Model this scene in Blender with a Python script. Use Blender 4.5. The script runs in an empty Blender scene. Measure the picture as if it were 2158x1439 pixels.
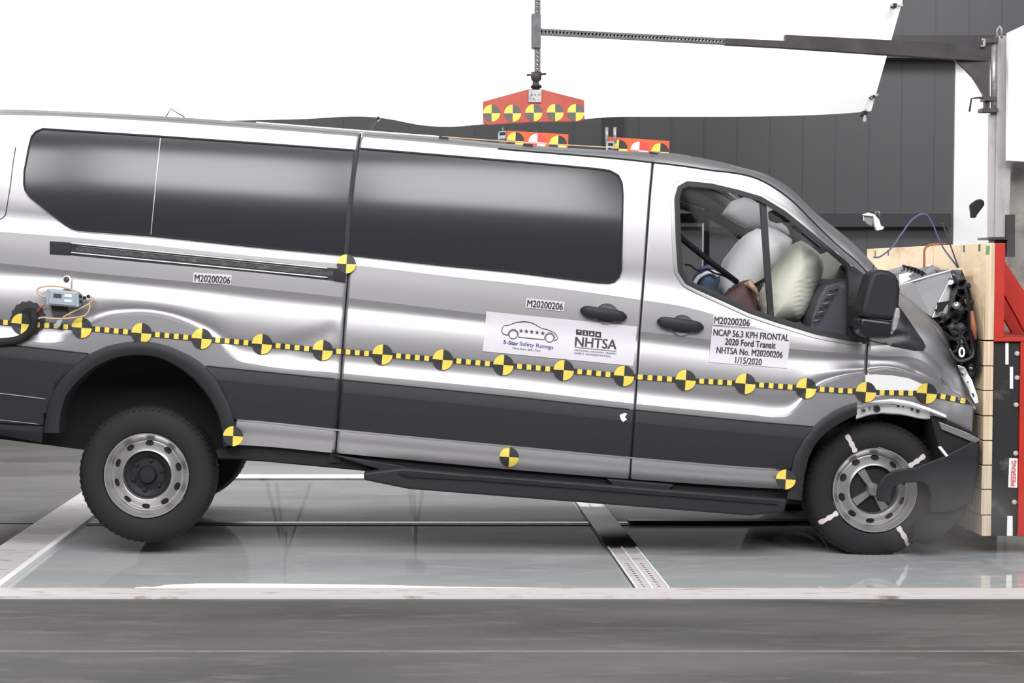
import bpy, bmesh, math, random
from mathutils import Vector, Matrix, geometry
from mathutils.bvhtree import BVHTree
random.seed(7)
C = bpy.context.scene.collection
PI = math.pi

# ------------------------------------------------------------------ camera, world, light
F_PX, VX, VY0 = 3555.0, 878.0, 719.5
PITCH = math.atan(147.5 / F_PX)
CAM = Vector((0.0, -8.7, 1.474))
cd = bpy.data.cameras.new('camera'); cam = bpy.data.objects.new('camera', cd); C.objects.link(cam)
cam.location = CAM; cam.rotation_euler = (PI / 2 - PITCH, 0, 0)
cd.sensor_width = 36; cd.lens = F_PX / 2158 * 36; cd.shift_x = (1079 - VX) / 2158
cd.clip_end = 200
bpy.context.scene.camera = cam
vs = bpy.context.scene.view_settings
vs.view_transform = 'Standard'; vs.look = 'None'; vs.gamma = 1; vs.use_curve_mapping = False
vs.exposure = -1.08
w = bpy.data.worlds.new('hall'); bpy.context.scene.world = w; w.use_nodes = True
bg = w.node_tree.nodes['Background']; bg.inputs[0].default_value = (0.95, 0.97, 1.0, 1); bg.inputs[1].default_value = 0.38

def area(name, loc, target, sx, sy, power, col=(1, 1, 1)):
    l = bpy.data.lights.new(name, 'AREA'); l.shape = 'RECTANGLE'; l.size = sx; l.size_y = sy
    l.energy = power; l.color = col
    o = bpy.data.objects.new(name, l); C.objects.link(o); o.location = loc
    d = Vector(target) - Vector(loc); o.rotation_euler = d.to_track_quat('-Z', 'Y').to_euler()
    return o
# three overhead lamp banks of the test hall, mirrored in the van's side windows
area('lamp_bank', (-4.6, -8.0, 6.0), (-2.6, 0, 1.2), 2.0, 2.6, 430)
area('lamp_bank', (-1.9, -8.0, 6.0), (-1.0, 0, 1.2), 2.5, 2.6, 540)
area('lamp_bank', (1.0, -8.0, 6.0), (0.5, 0, 1.2), 2.6, 2.6, 560)
area('lamp_bank', (5.2, -7.0, 5.4), (2.6, 0, 1.2), 4.0, 2.2, 520)  # added bank to brighten the front fender
area('high_bank', (-1.6, -5.2, 7.6), (-0.8, 0, 1.2), 8.0, 1.4, 760)
area('high_bank', (4.6, -5.2, 7.6), (2.6, 0, 1.2), 3.6, 1.6, 420)
area('plywood_fill', (-5.5, 3.6, 6.5), (3.0, 1.2, 1.0), 2.5, 1.5, 900)  # added lamp that brightens the plywood face
# roof lamps straight above the crash lane and behind the diffuser sheet
area('roof_lamp', (-1.0, 1.0, 8.0), (-1.0, 1.0, 0), 7.0, 3.0, 120)
area('sheet_lamp', (-1.2, 7.6, 4.6), (-1.2, 5.0, 4.3), 7.0, 1.8, 800)
area('rear_fill', (-.1, 7.3, 2.0), (-.1, 0, .6), 4.6, .6, 300)  # added fill light for the cab, out of sight behind the van
area('bay_lamp', (4.8, 4.0, 5.5), (6.2, 8.0, 2.5), 1.5, 1.0, 330)

# ------------------------------------------------------------------ projection helpers
FW = Vector((0, math.cos(PITCH), -math.sin(PITCH))); UP = Vector((0, math.sin(PITCH), math.cos(PITCH)))
def ray(px, py):
    return FW + Vector((1, 0, 0)) * ((px - VX) / F_PX) + UP * ((VY0 - py) / F_PX)
def P(px, py, Y=0.0):
    d = ray(px, py); return CAM + d * ((Y - CAM.y) / d.y)
def PF(px, py, z=0.0):
    d = ray(px, py); return CAM + d * ((z - CAM.z) / d.z)
def lerp_list(pts, x):
    if x <= pts[0][0]:
        a, b = pts[0], pts[1]
    elif x >= pts[-1][0]:
        a, b = pts[-2], pts[-1]
    else:
        for a, b in zip(pts, pts[1:]):
            if a[0] <= x <= b[0]: break
    t = (x - a[0]) / (b[0] - a[0]); return a[1] + (b[1] - a[1]) * t
class Curve1:                       # smooth interpolation of a traced line
    def __init__(s, pts): s.p = pts
    def __call__(s, x):
        p = s.p; n = len(p)
        if x <= p[0][0] or x >= p[-1][0]: return lerp_list(p, x)
        for i in range(n - 1):
            if p[i][0] <= x <= p[i + 1][0]: break
        def m(k):
            if k == 0: return (p[1][1] - p[0][1]) / (p[1][0] - p[0][0])
            if k == n - 1: return (p[-1][1] - p[-2][1]) / (p[-1][0] - p[-2][0])
            s1 = (p[k][1] - p[k - 1][1]) / (p[k][0] - p[k - 1][0]); s2 = (p[k + 1][1] - p[k][1]) / (p[k + 1][0] - p[k][0])
            h1 = p[k][0] - p[k - 1][0]; h2 = p[k + 1][0] - p[k][0]
            return (s1 * h2 + s2 * h1) / (h1 + h2)
        h = p[i + 1][0] - p[i][0]; t = (x - p[i][0]) / h
        return ((2*t**3 - 3*t*t + 1) * p[i][1] + (t**3 - 2*t*t + t) * h * m(i) + (-2*t**3 + 3*t*t) * p[i + 1][1] + (t**3 - t*t) * h * m(i + 1))

# ------------------------------------------------------------------ materials
def srgb(r, g, b):
    f = lambda c: (c / 255 / 12.92) if c / 255 <= 0.04045 else ((c / 255 + 0.055) / 1.055) ** 2.4
    return (f(r), f(g), f(b), 1)
MATS = {}
def mat(name, col, rough=0.5, metal=0.0, spec=0.5, noise=None, bump=None, alpha=None, coat=0, trans=0, emit=None):
    m = bpy.data.materials.new(name); m.use_nodes = True; nt = m.node_tree; b = nt.nodes['Principled BSDF']
    b.inputs['Base Color'].default_value = col; b.inputs['Roughness'].default_value = rough
    b.inputs['Metallic'].default_value = metal; b.inputs['Specular IOR Level'].default_value = spec
    b.inputs['Coat Weight'].default_value = coat
    tc = nt.nodes.new('ShaderNodeTexCoord')
    if noise:                       # (scale xyz, colour 2, contrast lo, hi, detail)
        sc, c2, lo, hi = noise[:4]
        mp = nt.nodes.new('ShaderNodeMapping'); mp.inputs['Scale'].default_value = sc
        nz = nt.nodes.new('ShaderNodeTexNoise'); nz.inputs['Detail'].default_value = 6; nz.inputs['Scale'].default_value = 1; nz.inputs['Roughness'].default_value = 0.6
        cr = nt.nodes.new('ShaderNodeMapRange'); cr.inputs['From Min'].default_value = lo; cr.inputs['From Max'].default_value = hi
        mx = nt.nodes.new('ShaderNodeMix'); mx.data_type = 'RGBA'; mx.inputs[6].default_value = col; mx.inputs[7].default_value = c2
        nt.links.new(tc.outputs['Object'], mp.inputs[0]); nt.links.new(mp.outputs[0], nz.inputs['Vector'])
        nt.links.new(nz.outputs['Fac'], cr.inputs['Value']); nt.links.new(cr.outputs[0], mx.inputs[0])
        nt.links.new(mx.outputs[2], b.inputs['Base Color'])
    if bump:
        nz2 = nt.nodes.new('ShaderNodeTexNoise'); nz2.inputs['Scale'].default_value = bump[0]; nz2.inputs['Detail'].default_value = 4
        bp = nt.nodes.new('ShaderNodeBump'); bp.inputs['Strength'].default_value = bump[1]; bp.inputs['Distance'].default_value = 0.01
        nt.links.new(tc.outputs['Object'], nz2.inputs['Vector']); nt.links.new(nz2.outputs['Fac'], bp.inputs['Height']); nt.links.new(bp.outputs[0], b.inputs['Normal'])
    MATS[name] = m; return m
mat('paint', srgb(165, 163, 166), 0.40, 0.75, coat=0.05)
mat('primer', srgb(232, 231, 232), 0.5, 0.1)
mat('cladding', srgb(33, 33, 37), 0.55, spec=0.35, bump=(900, 0.05))
mat('black', srgb(30, 30, 33), 0.6, spec=0.3)
mat('black_gloss', srgb(30, 30, 34), 0.3)
mat('rubber', srgb(34, 34, 36), 0.75, spec=0.3, bump=(300, 0.1))
mat('underbody', srgb(36, 36, 38), 0.8, spec=0.2)
mat('privacy_glass', srgb(38, 39, 44), 0.15, spec=0.5)
mat('headliner', srgb(88, 86, 92), 0.9)
mat('dash', srgb(78, 80, 88), 0.6, bump=(200, 0.1))
mat('wheel_silver', srgb(186, 184, 184), 0.34, 0.8)
mat('steel', srgb(150, 148, 148), 0.4, 0.7)
mat('galvanised', srgb(178, 176, 176), 0.45, 0.5, noise=((30, 30, 30), srgb(130, 128, 130), 0.4, 0.7))
mat('dark_steel', srgb(82, 76, 78), 0.6, 0.3, noise=((6, 6, 6), srgb(66, 62, 64), 0.35, 0.65))
mat('post_paint', srgb(178, 173, 174), 0.6, 0, noise=((14, 14, 5), srgb(150, 142, 140), 0.5, 0.75))
mat('yellow', srgb(222, 198, 84), 0.55)
mat('mark_black', srgb(42, 42, 44), 0.6)
mat('mark_grey', srgb(90, 90, 86), 0.6)
mat('mark_red', srgb(214, 62, 62), 0.55)
mat('white', srgb(238, 236, 238), 0.6)
mat('sticker', srgb(198, 194, 202), 0.45)
mat('ink', srgb(40, 34, 40), 0.6)
mat('ink_blue', srgb(44, 52, 110), 0.6)
mat('ink_red', srgb(200, 60, 40), 0.6)
mat('orange', srgb(208, 86, 42), 0.6)
mat('board_red', srgb(176, 80, 66), 0.6, noise=((5, 5, 5), srgb(166, 70, 56), 0.4, 0.7))
mat('red_steel', srgb(184, 44, 30), 0.5, noise=((6, 6, 6), srgb(170, 40, 28), 0.4, 0.7))
mat('plywood', srgb(246, 222, 186), 0.7, noise=((2.5, 2.0, 7), srgb(206, 168, 128), 0.48, 0.75))
mat('plywood_edge', srgb(218, 200, 176), 0.7, noise=((80, 80, 2), srgb(186, 160, 130), 0.4, 0.7))
mat('load_cell', srgb(30, 30, 32), 0.6, noise=((9, 9, 9), srgb(84, 78, 76), 0.58, 0.72))
mat('concrete_block', srgb(158, 154, 148), 0.85, noise=((5, 5, 5), srgb(120, 112, 106), 0.45, 0.7), bump=(40, 0.3))
mat('airbag_white', srgb(252, 248, 250), 0.8, bump=(14, 0.25))
mat('airbag_tan', srgb(222, 218, 204), 0.8, bump=(10, 0.25))
mat('blue_cloth', srgb(92, 104, 134), 0.9)
mat('maroon', srgb(92, 66, 66), 0.8)
mat('skin_vinyl', srgb(182, 146, 126), 0.6)
mat('box_grey', srgb(150, 160, 170), 0.5)
mat('cable_tan', srgb(196, 164, 136), 0.5)
mat('cable_red', srgb(190, 50, 50), 0.5)
mat('cable_blue', srgb(84, 92, 130), 0.5)
mat('lens', srgb(150, 140, 138), 0.15, 0.3)
mat('engine', srgb(48, 48, 52), 0.55, noise=((16, 16, 16), srgb(96, 90, 88), 0.55, 0.75), bump=(30, 0.6))
mat('white_wall', srgb(246, 245, 246), 0.7)
mat('wall_grey', srgb(80, 80, 82), 0.55)
mat('wall_trim', srgb(52, 50, 54), 0.5)
mat('wall_seam', srgb(73, 73, 76), 0.5)
mat('rail_white', srgb(206, 200, 198), 0.5, noise=((5, 30, 8), srgb(140, 126, 116), 0.56, 0.7))
mat('slot', srgb(40, 40, 42), 0.5)
mat('tube_steel', srgb(104, 102, 106), 0.6, 0.1, noise=((30, 30, 30), srgb(84, 82, 84), 0.4, 0.7))
mat('orange_hose', srgb(150, 88, 60), 0.6)
mat('chalk', srgb(206, 198, 196), 0.8)
mat('green_mark', srgb(90, 150, 90), 0.6)

# fabric that lets lamp light through
m = bpy.data.materials.new('diffuser'); m.use_nodes = True; nt = m.node_tree; nt.nodes.clear()
o_ = nt.nodes.new('ShaderNodeOutputMaterial'); a_ = nt.nodes.new('ShaderNodeBsdfDiffuse'); t_ = nt.nodes.new('ShaderNodeBsdfTranslucent'); x_ = nt.nodes.new('ShaderNodeMixShader')
a_.inputs[0].default_value = (0.9, 0.9, 0.9, 1); t_.inputs[0].default_value = (0.9, 0.9, 0.9, 1); x_.inputs[0].default_value = 0.45
nt.links.new(a_.outputs[0], x_.inputs[1]); nt.links.new(t_.outputs[0], x_.inputs[2]); nt.links.new(x_.outputs[0], o_.inputs[0]); MATS['diffuser'] = m
# clear window glass: mostly transparent, with a mirror film by angle
def glassy(name, tint, ior=1.45):
    m = bpy.data.materials.new(name); m.use_nodes = True; nt = m.node_tree; nt.nodes.clear()
    o_ = nt.nodes.new('ShaderNodeOutputMaterial'); a_ = nt.nodes.new('ShaderNodeBsdfTransparent'); g_ = nt.nodes.new('ShaderNodeBsdfGlossy'); x_ = nt.nodes.new('ShaderNodeMixShader'); f_ = nt.nodes.new('ShaderNodeFresnel')
    a_.inputs[0].default_value = tint; g_.inputs['Roughness'].default_value = 0.06; f_.inputs[0].default_value = ior
    nt.links.new(f_.outputs[0], x_.inputs[0]); nt.links.new(a_.outputs[0], x_.inputs[1]); nt.links.new(g_.outputs[0], x_.inputs[2]); nt.links.new(x_.outputs[0], o_.inputs[0]); MATS[name] = m
glassy('clear_glass', (0.93, 0.95, 0.95, 1), 1.18)
mat('panel_grey', srgb(140, 140, 144), 0.5)
# concrete floor
def floor_mat(name, c1, c2, c3, rough, streak, coat=0.0, spec=0.5):
    m = bpy.data.materials.new(name); m.use_nodes = True; nt = m.node_tree; b = nt.nodes['Principled BSDF']
    tc = nt.nodes.new('ShaderNodeTexCoord')
    def nz(scale, det, rg=0.55):
        mp = nt.nodes.new('ShaderNodeMapping'); mp.inputs['Scale'].default_value = scale
        n = nt.nodes.new('ShaderNodeTexNoise'); n.inputs['Scale'].default_value = 1; n.inputs['Detail'].default_value = det; n.inputs['Roughness'].default_value = rg
        nt.links.new(tc.outputs['Object'], mp.inputs[0]); nt.links.new(mp.outputs[0], n.inputs['Vector']); return n
    n1 = nz(streak, 7); n2 = nz((streak[0] * 4, streak[1] * 4, 1), 8, 0.7)
    r1 = nt.nodes.new('ShaderNodeMapRange'); r1.inputs[1].default_value = 0.38; r1.inputs[2].default_value = 0.62
    r2 = nt.nodes.new('ShaderNodeMapRange'); r2.inputs[1].default_value = 0.5; r2.inputs[2].default_value = 0.75
    m1 = nt.nodes.new('ShaderNodeMix'); m1.data_type = 'RGBA'; m1.inputs[6].default_value = c1; m1.inputs[7].default_value = c2
    m2 = nt.nodes.new('ShaderNodeMix'); m2.data_type = 'RGBA'; m2.inputs[7].default_value = c3
    nt.links.new(n1.outputs['Fac'], r1.inputs[0]); nt.links.new(r1.outputs[0], m1.inputs[0]); nt.links.new(m1.outputs[2], m2.inputs[6])
    nt.links.new(n2.outputs['Fac'], r2.inputs[0]); nt.links.new(r2.outputs[0], m2.inputs[0]); nt.links.new(m2.outputs[2], b.inputs['Base Color'])
    b.inputs['Roughness'].default_value = rough; b.inputs['Specular IOR Level'].default_value = spec; b.inputs['Coat Weight'].default_value = coat
    MATS[name] = m
floor_mat('concrete', srgb(92, 91, 88), srgb(70, 70, 67), srgb(112, 107, 102), 0.55, (0.55, 2.2, 1), spec=0.3)
floor_mat('glass_floor', srgb(190, 191, 188), srgb(166, 170, 174), srgb(210, 208, 202), 0.035, (0.5, 1.6, 1), spec=0.55)

# ------------------------------------------------------------------ mesh helpers
def link(name, me, mats, parent=None, smooth=False):
    o = bpy.data.objects.new(name, me); C.objects.link(o)
    for mm in (mats if isinstance(mats, (list, tuple)) else [mats]): me.materials.append(MATS[mm])
    if smooth:
        for p in me.polygons: p.use_smooth = True
    if parent is not None:
        o.parent = parent; o.matrix_parent_inverse = PINV(parent)
    return o
def PINV(parent):
    return Matrix.Translation(-parent.location) if parent.type == 'EMPTY' else Matrix.Identity(4)
def bmobj(name, bm, mats, parent=None, smooth=False, bevel=0, seg=2, auto=None):
    bmesh.ops.recalc_face_normals(bm, faces=bm.faces)
    me = bpy.data.meshes.new(name); bm.to_mesh(me); bm.free()
    o = link(name, me, mats, parent, smooth)
    if bevel:
        md = o.modifiers.new('bevel', 'BEVEL'); md.width = bevel; md.segments = seg; md.limit_method = 'ANGLE'; md.angle_limit = math.radians(40)
    if auto:
        me.polygons.foreach_set('use_smooth', [True] * len(me.polygons))
        for e in me.edges: pass
        me.set_sharp_from_angle(angle=math.radians(auto))
    return o
def tag(o, label, cat, group=None, kind=None):
    if label: o['label'] = label
    if cat: o['category'] = cat
    if group: o['group'] = group
    if kind: o['kind'] = kind
    return o
def thing(name, loc, label, cat, group=None):
    o = bpy.data.objects.new(name, None); C.objects.link(o); o.location = loc; o.empty_display_size = 0.1
    return tag(o, label, cat, group)
def add_box(bm, a, b, mi=0):
    x0, y0, z0 = (min(a[i], b[i]) for i in range(3)); x1, y1, z1 = (max(a[i], b[i]) for i in range(3))
    v = [bm.verts.new(c) for c in ((x0,y0,z0),(x1,y0,z0),(x1,y1,z0),(x0,y1,z0),(x0,y0,z1),(x1,y0,z1),(x1,y1,z1),(x0,y1,z1))]
    for f in ((0,3,2,1),(4,5,6,7),(0,1,5,4),(1,2,6,5),(2,3,7,6),(3,0,4,7)):
        fc = bm.faces.new([v[i] for i in f]); fc.material_index = mi
def box(name, a, b, m, parent=None, bevel=0):
    bm = bmesh.new(); add_box(bm, a, b); return bmobj(name, bm, m, parent, bevel=bevel)
def add_prism(bm, pts3, off, mi=0):
    n = len(pts3); A = [bm.verts.new(p) for p in pts3]; B = [bm.verts.new(Vector(p) + Vector(off)) for p in pts3]
    fs = [bm.faces.new(A), bm.faces.new(B[::-1])]
    for i in range(n): fs.append(bm.faces.new((A[i], B[i], B[(i + 1) % n], A[(i + 1) % n])))
    for f in fs: f.material_index = mi
def prism(name, pts, Y, t, m, parent=None, bevel=0, seg=2, smooth=None):
    """traced outline standing at depth Y, t metres thick"""
    bm = bmesh.new(); add_prism(bm, [P(x, y, Y) for x, y in pts], (0, t, 0)); return bmobj(name, bm, m, parent, bevel=bevel, seg=seg, auto=smooth)
def add_tube(bm, pts, r, seg=8, mi=0, cap=True):
    pts = [Vector(p) for p in pts]; rings = []
    nrm = None
    for i, p in enumerate(pts):
        d = (pts[min(i + 1, len(pts) - 1)] - pts[max(i - 1, 0)]).normalized()
        if nrm is None: nrm = d.orthogonal().normalized()
        nrm = (nrm - d * nrm.dot(d)).normalized(); b = d.cross(nrm); rr = r[i] if isinstance(r, (list, tuple)) else r
        rings.append([bm.verts.new(p + (nrm * math.cos(2 * PI * k / seg) + b * math.sin(2 * PI * k / seg)) * rr) for k in range(seg)])
    for a, b in zip(rings, rings[1:]):
        for k in range(seg):
            f = bm.faces.new((a[k], a[(k + 1) % seg], b[(k + 1) % seg], b[k])); f.material_index = mi; f.smooth = True
    if cap:
        bm.faces.new(rings[0]).material_index = mi; bm.faces.new(rings[-1][::-1]).material_index = mi
def smooth_path(pts, n=6):
    out = []; q = [pts[0]] + list(pts) + [pts[-1]]; q = [Vector(a) for a in q]
    for i in range(1, len(q) - 2):
        for k in range(n):
            t = k / n
            out.append(0.5 * ((2 * q[i]) + (q[i+1] - q[i-1]) * t + (2*q[i-1] - 5*q[i] + 4*q[i+1] - q[i+2]) * t*t + (3*q[i] - q[i-1] - 3*q[i+1] + q[i+2]) * t**3))
    out.append(q[-2]); return out
def tube(name, pts, r, m, parent=None, seg=8, smooth=True, curve=False):
    bm = bmesh.new(); add_tube(bm, smooth_path(pts) if curve else pts, r, seg); return bmobj(name, bm, m, parent)
def add_lathe(bm, c, prof, seg=48, mi=0, close=False):
    """profile (radius, y offset) turned about the Y axis through c"""
    rings = []
    for r, y in prof:
        if r < 1e-5: rings.append([bm.verts.new(Vector(c) + Vector((0, y, 0)))])
        else: rings.append([bm.verts.new(Vector(c) + Vector((r * math.cos(2*PI*k/seg), y, r * math.sin(2*PI*k/seg)))) for k in range(seg)])
    for a, b in zip(rings, rings[1:]):
        for k in range(seg):
            l = (k + 1) % seg
            vs_ = [a[k % len(a)], a[l % len(a)], b[l % len(b)], b[k % len(b)]]
            vs_ = list(dict.fromkeys(vs_))
            if len(vs_) > 2: f = bm.faces.new(vs_); f.material_index = mi; f.smooth = True
def inside(poly, x, y):
    c = False; n = len(poly)
    for i in range(n):
        x0, y0 = poly[i]; x1, y1 = poly[(i + 1) % n]
        if (y0 > y) != (y1 > y) and x < (x1 - x0) * (y - y0) / (y1 - y0) + x0: c = not c
    return c
def resample(pts, n):
    L = [0]
    for a, b in zip(pts, pts[1:]): L.append(L[-1] + math.dist(a, b))
    out = []
    for k in range(n):
        s = L[-1] * k / (n - 1); i = 0
        while i < len(pts) - 2 and L[i + 1] < s: i += 1
        t = (s - L[i]) / max(L[i + 1] - L[i], 1e-9); out.append(tuple(pts[i][j] + (pts[i+1][j] - pts[i][j]) * t for j in range(len(pts[0]))))
    return out

# ------------------------------------------------------------------ van side skin (traced feature lines)
W_ = lambda y: lerp_list([(230, 45), (310, 31), (420, 21), (560, 11), (700, 0), (820, -7), (1000, -20)], y)
R0 = Curve1([(-190, 262), (-110, 240), (-60, 233), (0, 231), (50, 232), (100, 234), (390, 249), (540, 260), (755, 277), (920, 290), (1080, 305), (1250, 316), (1370, 322), (1412, 324), (1495, 336), (1560, 352), (1618, 369), (1668, 399), (1718, 447), (1768, 487), (1808, 522), (1848, 565), (1870, 590), (1898, 613), (1930, 640), (1962, 668), (1985, 692), (2003, 730), (2015, 765), (2035, 800), (2050, 850), (2062, 880)])
R1 = Curve1([(-190, 272), (0, 242), (50, 243), (540, 271), (755, 288), (1080, 316), (1355, 340), (1480, 356), (1618, 387), (1668, 422), (1718, 472), (1768, 520), (1805, 551), (1838, 585), (1870, 600), (1898, 622), (1962, 680), (2003, 742), (2050, 858), (2062, 888)])
W1 = Curve1([(-190, 292), (0, 268), (95, 272), (340, 287), (746, 316), (1080, 339), (1255, 355), (1400, 373), (1500, 384), (1600, 412), (1700, 470), (1800, 552), (1850, 600), (1900, 640), (2003, 748), (2062, 892)])
W2 = Curve1([(-190, 450), (0, 468), (165, 484), (318, 496), (540, 519), (732, 535), (915, 556), (1080, 572), (1260, 594), (1430, 606), (1530, 636), (1640, 674), (1720, 698), (1800, 713), (1860, 722), (1950, 738), (2062, 894)])
K0 = Curve1([(-190, 470), (0, 488), (175, 502), (540, 540), (750, 559), (1000, 588), (1080, 596), (1352, 632), (1440, 646), (1530, 670), (1640, 702), (1720, 716), (1800, 728), (1950, 750), (2062, 896)])
K1 = Curve1([(-190, 538), (25, 557), (175, 573), (540, 607), (726, 627), (1022, 662), (1340, 697), (1500, 716), (1700, 738), (1850, 750), (1950, 764), (2062, 900)])
K2 = Curve1([(-190, 590), (0, 600), (150, 606), (275, 617), (420, 634), (540, 652), (720, 669), (1015, 698), (1360, 740), (1500, 757), (1700, 776), (1800, 772), (1900, 775), (2062, 905)])
CR = Curve1([(-190, 696), (0, 712), (56, 718), (100, 722), (130, 719), (160, 703), (197, 684), (225, 672), (270, 665), (302, 664), (350, 671), (410, 694), (450, 718), (475, 742), (500, 759), (540, 768), (715, 786), (1080, 821), (1360, 853), (1582, 874), (1640, 879), (1663, 876), (1678, 865), (1698, 842), (1725, 817), (1758, 802), (1825, 787), (1860, 780), (1900, 784), (1950, 800), (2000, 826), (2062, 866)])
TT = Curve1([(-190, 708), (0, 725), (185, 745), (432, 771), (540, 782), (719, 800), (1080, 836), (1360, 866), (1618, 891), (1713, 899), (2062, 935)])
CB = Curve1([(-190, 872), (0, 893), (498, 886), (711, 907), (1100, 944), (1321, 965), (1649, 991), (2062, 1000)])
RB = Curve1([(-190, 895), (0, 917), (175, 945), (300, 940), (512, 938), (711, 955), (1100, 991), (1324, 1009), (1645, 1030), (2062, 1040)])
AO_R = [(91, 912), (92, 900), (95, 880), (100, 850), (115, 815), (132, 793), (150, 775), (185, 747), (225, 729), (260, 721), (295, 719), (330, 722), (362, 731), (405, 751), (432, 771), (455, 797), (470, 822), (484, 850), (493, 880), (497, 905), (498, 940)]
AI_R = [(128, 912), (127, 900), (130, 870), (140, 835), (155, 815), (175, 794), (195, 778), (212, 768), (240, 756), (265, 751), (292, 749), (320, 751), (345, 758), (375, 774), (405, 796), (430, 824), (446, 848), (458, 872), (464, 892), (468, 915), (469, 940)]
AO_F = [(1656, 1050), (1660, 1025), (1664, 1000), (1673, 960), (1693, 925), (1713, 900), (1730, 884), (1755, 866), (1780, 855), (1806, 847)]
AI_F = [(1690, 1055), (1692, 1030), (1696, 1000), (1704, 965), (1716, 940), (1730, 922), (1750, 905), (1770, 892), (1790, 882), (1806, 874)]
BODY_F = [(1806, 849), (1850, 846), (1900, 848), (1950, 860), (1990, 882), (2030, 900), (2072, 922)]
def arch(x):
    best = 9999
    for L in (AO_R, AO_F + BODY_F[1:]):
        if L[0][0] < x < L[-1][0]:
            pts = sorted(L); best = lerp_list(pts, x) + 5
    return best
YC = 0.95
def controls(u):
    """(y, depth, sharp) down one slanted column; depth + is into the scene"""
    def at(F):
        y = F(u)
        for _ in range(4): y = F(u + W_(y))
        return y
    r0, r1, w1, w2, k0, k1, k2, cr, tt, cb, rb = map(at, (R0, R1, W1, W2, K0, K1, K2, CR, TT, CB, RB))
    yarch = at(arch)
    f = max(0.0, min(1.0, (u - 1820) / 200))       # crushed nose
    dw = w2 - w1; gap = cr - k2
    bulge = 0.012 * min(1, max(0, gap) / 60)
    L = [(r0, .165, 1), ((r0 + r1) / 2, .112, 0), (r1, .092, 1), (r1 + (w1 - r1) * .5, .079, 0), (w1, .066, 0),
         (w1 + dw * .2, .035, 0), (w1 + dw * .4, .012, 0), (w1 + dw * .6, -.0035, 0), (w1 + dw * .8, -.014, 0), (w2, -.022, 0),
         (w2 + (k0 - w2) * .4, -.030, 0), (k0, -.042, 1), (k0 + (k1 - k0) * .45, -.0475, 0), (k1, -.051, 1),
         (k1 + (k2 - k1) * .45, -.0475, 0), (k2, -.061, 0), (k2 + gap * .25, -.068 - bulge * .3, 0), (k2 + gap * .55, -.070 - bulge * .3, 0),
         (cr - min(30, gap * .25), -.071, 0), (cr - min(12, gap * .1), -.081, 0), (cr, -.096, 1), ((cr + tt) / 2, -.097, 0), (tt, -.097, 1),
         (tt + 2, -.107, 1), (tt + 20, -.116, 0), (tt + 26, -.118, 1), ((tt + cb) / 2 + 10, -.119, 0), (cb - 3, -.116, 1),
         (cb, -.098, 1), (cb + 6, -.100, 0), (cb + (rb - cb) * .45, -.100, 0), (rb, -.078, 1)]
    ys = [c[0] for c in L]; n = len(L)
    for i in range(n - 2, -1, -1): ys[i] = min(ys[i], ys[i + 1] - 0.8)
    ds = [c[1] for c in L]
    if yarch < ys[-1]:
        dcl = lerp_list([(yy, dd) for yy, dd in zip(ys, ds)], yarch) if yarch > ys[0] else ds[0]
        for i in range(n):
            if ys[i] > yarch: ys[i] = yarch + 0.02 * i; ds[i] = dcl
    for i in range(n): ys[i] = max(ys[i], r0 + 0.5 * i)
    out = []
    for i, (y, d, s) in enumerate(L):
        d = ds[i]
        x = u + W_(ys[i])
        if f > 0: d = d * (1 - .4 * f) + 0.04 * f * f
        out.append((x, ys[i], d, s))
    return out
SUBD = 3
def column(u):
    c = controls(u); rows = []; n = len(c)
    def slope(i, side):
        # Hermite tangent, one-sided at sharp rows
        if c[i][3] or i in (0, n - 1):
            j = (i - 1, i) if side < 0 else (i, i + 1)
            if j[0] < 0 or j[1] > n - 1: j = (max(j[0], 0), min(j[1], n - 1))
            h = c[j[1]][1] - c[j[0]][1]; return (c[j[1]][2] - c[j[0]][2]) / h if h > 1e-6 else 0
        h1 = c[i][1] - c[i-1][1]; h2 = c[i+1][1] - c[i][1]
        s1 = (c[i][2] - c[i-1][2]) / max(h1, 1e-6); s2 = (c[i+1][2] - c[i][2]) / max(h2, 1e-6)
        return (s1 * h2 + s2 * h1) / max(h1 + h2, 1e-6)
    for i in range(n - 1):
        h = c[i+1][1] - c[i][1]; m0 = slope(i, 1); m1 = slope(i + 1, -1)
        for k in range(SUBD):
            t = k / SUBD; y = c[i][1] + h * t
            d = (2*t**3 - 3*t*t + 1) * c[i][2] + (t**3 - 2*t*t + t) * h * m0 + (-2*t**3 + 3*t*t) * c[i+1][2] + (t**3 - t*t) * h * m1
            rows.append((u + W_(y), y, d, c[i][3] if k == 0 else 0))
    rows.append(c[-1]); return rows
IDX = dict(r0=0, r1=2, w1=4, w2=9, k0=11, k1=13, cr=20, tt=22, cb=27, rb=31)
IDX = {k: v * SUBD for k, v in IDX.items()}
GAPS = [722.5, 725.5, 1346.5, 1349.5, 1829, 1831.5]
us = []
u = -190
while u < 2062:
    us.append(u); u += (9 if u < 90 else 5 if u < 510 else 10 if u < 1400 else 5)
us.append(2062)
us = sorted([v for v in us if all(abs(v - g) > 1.5 for g in GAPS)] + GAPS)
GRID = [column(u) for u in us]
def dent(x, y):
    d = 0
    if x > 1880:
        k = min(1, (x - 1880) / 120); d += k * 0.006 * (math.sin(x * .055 + y * .03) + math.sin(y * .08 - x * .02))
    # crease in the quarter panel running down from the door gap
    t = ((x - 560) * 1 + (y - 745) * -.35) / 165
    if 0 < t < 1.0 and x < 722:
        yy = 735 - 42 * ((x - 600) / 120 if x > 600 else 0); q = (y - yy) / 16; d += 0.006 * math.exp(-q * q) * min(1, t * 3)
    return d
VERT = [[P(x, y, d + dent(x, y)) for (x, y, d, s) in col] for col in GRID]
PX = [[(x, y) for (x, y, d, s) in col] for col in GRID]
NR = len(GRID[0])
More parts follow.
